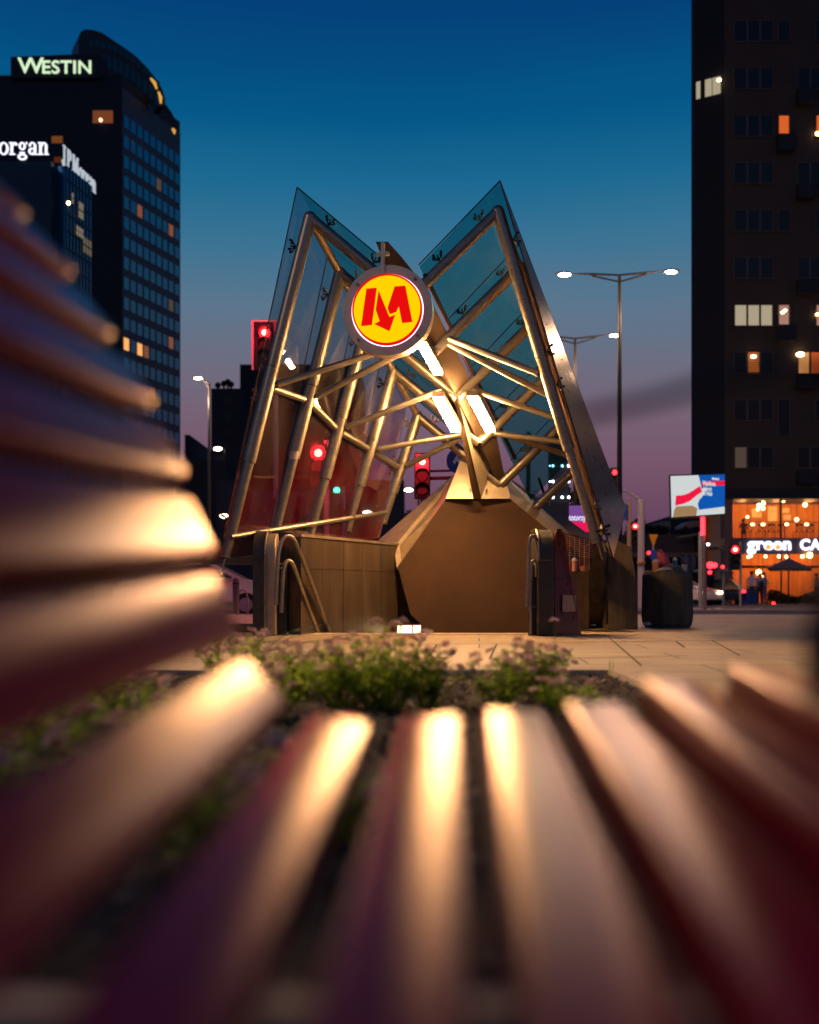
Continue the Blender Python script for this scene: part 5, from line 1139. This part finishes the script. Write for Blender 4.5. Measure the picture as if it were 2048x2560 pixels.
# ------------------------------------------------------------------ people
def person(x, y, z, h, rz, label, top, legs, arm='down', pony=False, seated=False, bag=False):
    e = E('person', label, 'person', (x, y, z), R(rz)); k = h/1.75
    hipz = .92*k if not seated else .46*k
    me = bpy.data.meshes.new('body'); V = []; Ed = []; Rr = []
    def add(p, r, par=None):
        V.append(tuple(c*k if not seated else c*k for c in p)); Rr.append(r*k)
        if par is not None: Ed.append((par, len(V)-1))
        return len(V)-1
    dz = 0 if not seated else -.46
    pel = add((0, 0, .95+dz), .14); wa_ = add((0, 0, 1.08+dz), .125, pel); ch_ = add((0, .0, 1.30+dz), .145, wa_); ne = add((0, .0, 1.46+dz), .07, ch_); hd0 = add((0, -.01, 1.53+dz), .055, ne); hd1 = add((0, -.02, 1.61+dz), .085, hd0); hd2 = add((0, -.015, 1.69+dz), .08, hd1)
    for sg_ in (-1, 1):
        sh = add((sg_*.17, 0, 1.40+dz), .06, ch_)
        if arm == 'down' or (arm == 'mixed' and sg_ < 0): el = add((sg_*.23, .02, 1.14+dz), .042, sh); wr = add((sg_*.22, -.06, .90+dz), .028, el)
        else: el = add((sg_*.24, -.04, 1.16+dz), .042, sh); wr = add((sg_*.10, -.25, 1.22+dz), .028, el)
        pm = add((V[wr][0]/k+sg_*.0, V[wr][1]/k-.03, V[wr][2]/k-.07 if arm == 'down' else V[wr][2]/k+.05), .03, wr)
        hp = add((sg_*.09, 0, .88+dz), .095, pel)
        if seated: kn = add((sg_*.10, -.42, .46), .06, hp); an = add((sg_*.1, -.40, .08), .042, kn); add((sg_*.1, -.55, .03), .035, an)
        else: kn = add((sg_*.105, -.02, .50), .062, hp); an = add((sg_*.11, .02, .09), .042, kn); add((sg_*.12, -.13, .035), .038, an)
    me.from_pydata(V, Ed, []); o = bpy.data.objects.new('body', me); C.objects.link(o)
    o.modifiers.new('skin', 'SKIN'); me.skin_vertices[0].data[0].use_root = True
    for i, r in enumerate(Rr): me.skin_vertices[0].data[i].radius = (r, r)
    sb = o.modifiers.new('sub', 'SUBSURF'); sb.levels = 2; sb.render_levels = 2
    nm = bpy.data.meshes.new_from_object(o.evaluated_get(bpy.context.evaluated_depsgraph_get())); nm.name = 'body'
    bpy.data.objects.remove(o); nm.materials.clear()
    for m_ in (skin, top, legs, tyre): nm.materials.append(m_)
    ez = dz*k
    for p in nm.polygons:
        c = p.center; p.use_smooth = True
        zz = c.z-ez
        if c.z < .1*k: p.material_index = 3
        elif zz < .98*k and abs(c.x) < .185*k or (seated and zz < .98*k): p.material_index = 2
        elif zz < 1.47*k and not (abs(c.x) > .19*k and zz < .98*k) : p.material_index = 1
        else: p.material_index = 0
    ob = bpy.data.objects.new('body', nm); C.objects.link(ob); ob.parent = e
    g = MB(); g.sph((0, .02*k, (1.665+dz)*k), .105*k, 12, 8, (.95, 1.05, 1.0)); g.v = [v for v in g.v]
    if pony: g.path([(0, .1*k, (1.68+dz)*k), (0, .18*k, (1.6+dz)*k), (0, .17*k, (1.42+dz)*k)], [.05*k, .045*k, .015*k], 8)
    ho = g.build('hair', hair, e)
    g = MB(); g.sph((0, -.075*k, (1.63+dz)*k), .07*k, 10, 8, (.9, .6, 1.15)); g.sph((0, -.125*k, (1.625+dz)*k), .014*k, 6, 5); g.build('face', skin, e)
    if bag: g = MB(); g.sph((.02, .20*k, 1.1*k), .2*k, 10, 8, (.75, .5, 1.2)); g.build('backpack', blackcloth, e)
    return e
p = P(1880, 0, 54); person(p.x, 54, -.03, 1.80, 150, 'person in pale shirt and blue jeans standing at the left of the pair', shirt, jeans)
p = P(1903, 0, 54); person(p.x, 54.2, -.03, 1.70, 190, 'person with ponytail, white top and dark backpack beside the other', shirt, blackcloth, pony=True, bag=True)
p = P(1912, 0, 54.6); person(p.x+.12, 55, -.03, 1.74, 40, 'person in pale trousers standing just behind the ponytailed one', shirt, mat('trousers_pale', (.3, .2, .2), .9), arm='mixed')
p = P(1859, 0, YF+1.2); person(p.x, YF+1.2, zf, 1.7, 160, 'person seated at the left end of the upper cafe window', mat('brown_top', (.25, .08, .04), .9), blackcloth, arm='up', seated=True)
p = P(2043, 0, 55); person(p.x, 55, -.03, 1.72, 100, 'person at the right edge of the frame under the cafe', mat('coat', (.35, .2, .2), .9), mat('dark_red_trousers', (.1, .03, .04), .9))
# ------------------------------------------------------------------ middle distance right
pv = E('low_pavilion', 'low flat roofed pavilion between the planter and the cafe', 'pavilion', (17, 75, 0)); o_ = -Vector(pv.location)
a = P(1560, 1336, 75); b = P(1815, 1382, 75); g = MB(); g.bx(a.x, b.x+2, 75, 85, b.z, a.z); g.build('fascia', mat('fascia', (.10, .07, .08), .85, 0, .15, .5), pv, smooth=False).location = o_
g = MB(); g.bx(a.x, b.x+2, 74.6, 75, b.z-.35, b.z); g.build('awning', mat('awning', (.26, .17, .16), .8), pv, smooth=False).location = o_
g = MB(); g.bx(a.x, b.x+2, 75.3, 85, -.1, b.z-.35); g.build('shopfront', dark_facade, pv, smooth=False).location = o_
g = MB(); g.bx(P(1735, 0, 75).x, P(1765, 0, 75).x, 74.95, 75, b.z, a.z); g.build('dark_panel', dark_facade, pv, smooth=False).location = o_
for u in (1690, 1720, 1752, 1780):
    x = P(u, 0, 75.2).x; g = MB(); g.bx(x-.06, x+.06, 75.15, 75.28, -.05, b.z-.4); g.build('pillar', grey_paint, pv, smooth=False).location = o_
# upper rear volume: pale building & ramp lights
blockb(1655, 1676, 1303, 95, 'small pale block beyond the trees', m=mat('pale_wall', (.30, .22, .2), .9), depth=6)
blockb(1676, 1830, 1290, 100, 'dark building behind the advertising screen', m=mat('grey_dark', (.03, .03, .04), .9))
e = E('road_bridge', 'pale elevated ramp with a lit edge behind the screen pole', 'bridge', P(1750, 1330, 70)); o_ = -Vector(e.location)
g = MB(); g.prism([P(1700, 1340, 72), P(1812, 1322, 72), P(1812, 1328, 72), P(1700, 1344, 72)], (0, 1, 0)); g.build('deck', grey_paint, e, smooth=False).location = o_
g = MB(); g.prism([P(1775, 1327, 71.9), P(1811, 1321.5, 71.9), P(1811, 1326, 71.9), P(1775, 1330, 71.9)], (0, .05, 0)); g.build('lit_edge', emit('edge_light', (1, .62, .35), .9), e, smooth=False).location = o_
# van on the ramp
e = E('delivery_van', 'pale van on the ramp under the screen', 'van', P(1737, 1322, 74)); o_ = -Vector(e.location)
g = MB(); g.prism([P(1704, 1322, 74), P(1752, 1318, 74), P(1752, 1300, 74), P(1722, 1304, 74), P(1704, 1314, 74)], (0, 1.8, 0)); g.build('body', mat('van_pale', (.35, .24, .24), .5), e, bevel=.05).location = o_
for u in (1714, 1742): g = MB(); q = P(u, 1323, 73.9); g.tube(q, q+Vector((0, .3, 0)), .22, seg=12); g.build('wheel', tyre, e).location = o_
# hanging banner
e = E('banner', 'dark sagging banner hanging beside the planter', 'banner', P(1715, 1400, 60)); o_ = -Vector(e.location)
g = MB(); cols = 8; 
vs = []; fs = []
for i in range(cols+1):
    t = i/cols; u = 1702+t*40; 
    for j in range(5): s_ = j/4; vs.append(P(u-s_*0+8*s_*(1-t), 1389+2*t+s_*(62-46*t*t)+4*math.sin(i*2+j), 60)+Vector((0, .15*math.sin(i*1.7), 0)))
for i in range(cols):
    for j in range(4): k = i*5+j; fs.append((k, k+5, k+6, k+1))
g.add(vs, fs); g.build('cloth', mat('banner_cloth', (.10, .09, .15), .8), e, solid=.02).location = o_
g = MB(); g.tube(P(1702, 1388, 60), P(1745, 1391, 60), .03, seg=6); g.build('rod', dark_metal, e).location = o_
# tram / bus shelter with red lamps
sh = E('bus_shelter', 'dark glazed shelter with pale frame left of the cafe corner', 'shelter', P(1788, 1512, 50)); o_ = -Vector(sh.location)
g = MB(); a = P(1763, 1422, 50); b = P(1812, 1428, 50); g.bx(a.x, b.x, 49.5, 52, b.z, a.z); g.build('roof', grey_paint, sh, smooth=False).location = o_
g = MB(); g.bx(a.x+.05, b.x-.05, 51.5, 51.6, .0, b.z); g.build('back_glass', car_glass, sh, smooth=False).location = o_
for u in (1764, 1809): x = P(u, 0, 49.6).x; g = MB(); g.bx(x-.05, x+.05, 49.6, 49.7, -.03, b.z); g.build('post', mat('teal_post', (.2, .3, .33), .6), sh, smooth=False).location = o_
for i, (u, v, r) in enumerate(((1759, 1411, .10), (1776, 1413, .17), (1787, 1413, .13), (1807, 1417, .08), (1775, 1431, .09), (1622, 1382, .09), (1551, 1500, .08), (1934, 1509, .09))):
    Y = 49 if i < 5 else 55; e = E('red_lamp', ['red lamp at the left end of the row above the shelter', 'largest red lamp in the middle of the row above the shelter', 'red lamp right of the largest one above the shelter', 'faint red lamp beside the cafe corner above the shelter', 'dim red lamp just under the shelter roof', 'red lamp left of the planter litter', 'red lamp low between granite block and planter', 'small red lamp low in front of the cafe hedge'][i], 'lamp', P(u, v, Y), 0, 'small red lamps in the street')
    g = MB(); g.sph((0, 0, 0), r, 10, 8, (1.1, .6, 1)); g.build('lens', red_soft, e); g = MB(); g.bx(-r*1.2, r*1.2, r*.5, r*1.1, -r*1.2, r*1.2); g.build('housing', dark_metal, e, smooth=False)
# trees
def tree(u, v_top, Y, wpx, label, seed, trunk=True):
    q = random.Random(seed); x = (u-CX)/F*Y; zt_ = CH+(HZ-v_top)/F*Y; w_ = wpx/F*Y/2
    e = E('street_tree', label, 'tree', (x, Y, 0), 0, 'dark trees at dusk'); g = MB(); g.path([(0, 0, -.1), (.1, 0, zt_*.4), (0, .1, zt_*.75)], [.22, .16, .06], 8)
    for k in range(6): a = q.uniform(0, 6.28); g.path([(.05, 0, zt_*(.35+.05*k)), (w_*.6*math.cos(a), w_*.5*math.sin(a), zt_*(.55+.06*k))], [.08, .02], 6)
    g.build('trunk', bark, e); g = MB()
    cl = [(Vector((q.uniform(-1, 1)*w_*.75, q.uniform(-1, 1)*w_*.6, zt_*q.uniform(.42, .9))), q.uniform(.25, .5)*w_) for _ in range(16)]
    for c, r in cl:
        for k in range(170):
            d = Vector((q.gauss(0, 1), q.gauss(0, 1), q.gauss(0, .8))); d = d.normalized()*r*q.random()**.4; s_ = q.uniform(.06, .16)
            a = Vector((q.gauss(0, 1), q.gauss(0, 1), q.gauss(0, 1))).normalized()*s_; b = a.cross(Vector((q.gauss(0, 1), q.gauss(0, 1), 1))).normalized()*s_*.7; p = c+d; g.add([p-a, p+b, p+a, p-b], [(0, 1, 2, 3)])
    g.build('crown', tree_m, e, smooth=False)
tree(1590, 1283, 85, 60, 'dark tree behind the pale curved pole', 1); tree(1640, 1298, 88, 70, 'dark tree right of the pale curved pole', 2); tree(1430, 1190, 48, 70, 'dark tree crown behind the bulb ringed column', 3)
tree(1345, 1215, 90, 120, 'dark tree beyond the right coping', 4); tree(1700, 1300, 90, 60, 'dark tree under the advertising screen', 6); tree(1020, 1262, 90, 120, 'dark tree behind the leaning traffic light', 7); tree(700, 1240, 70, 130, 'dark tree low behind the left glass wall', 8)
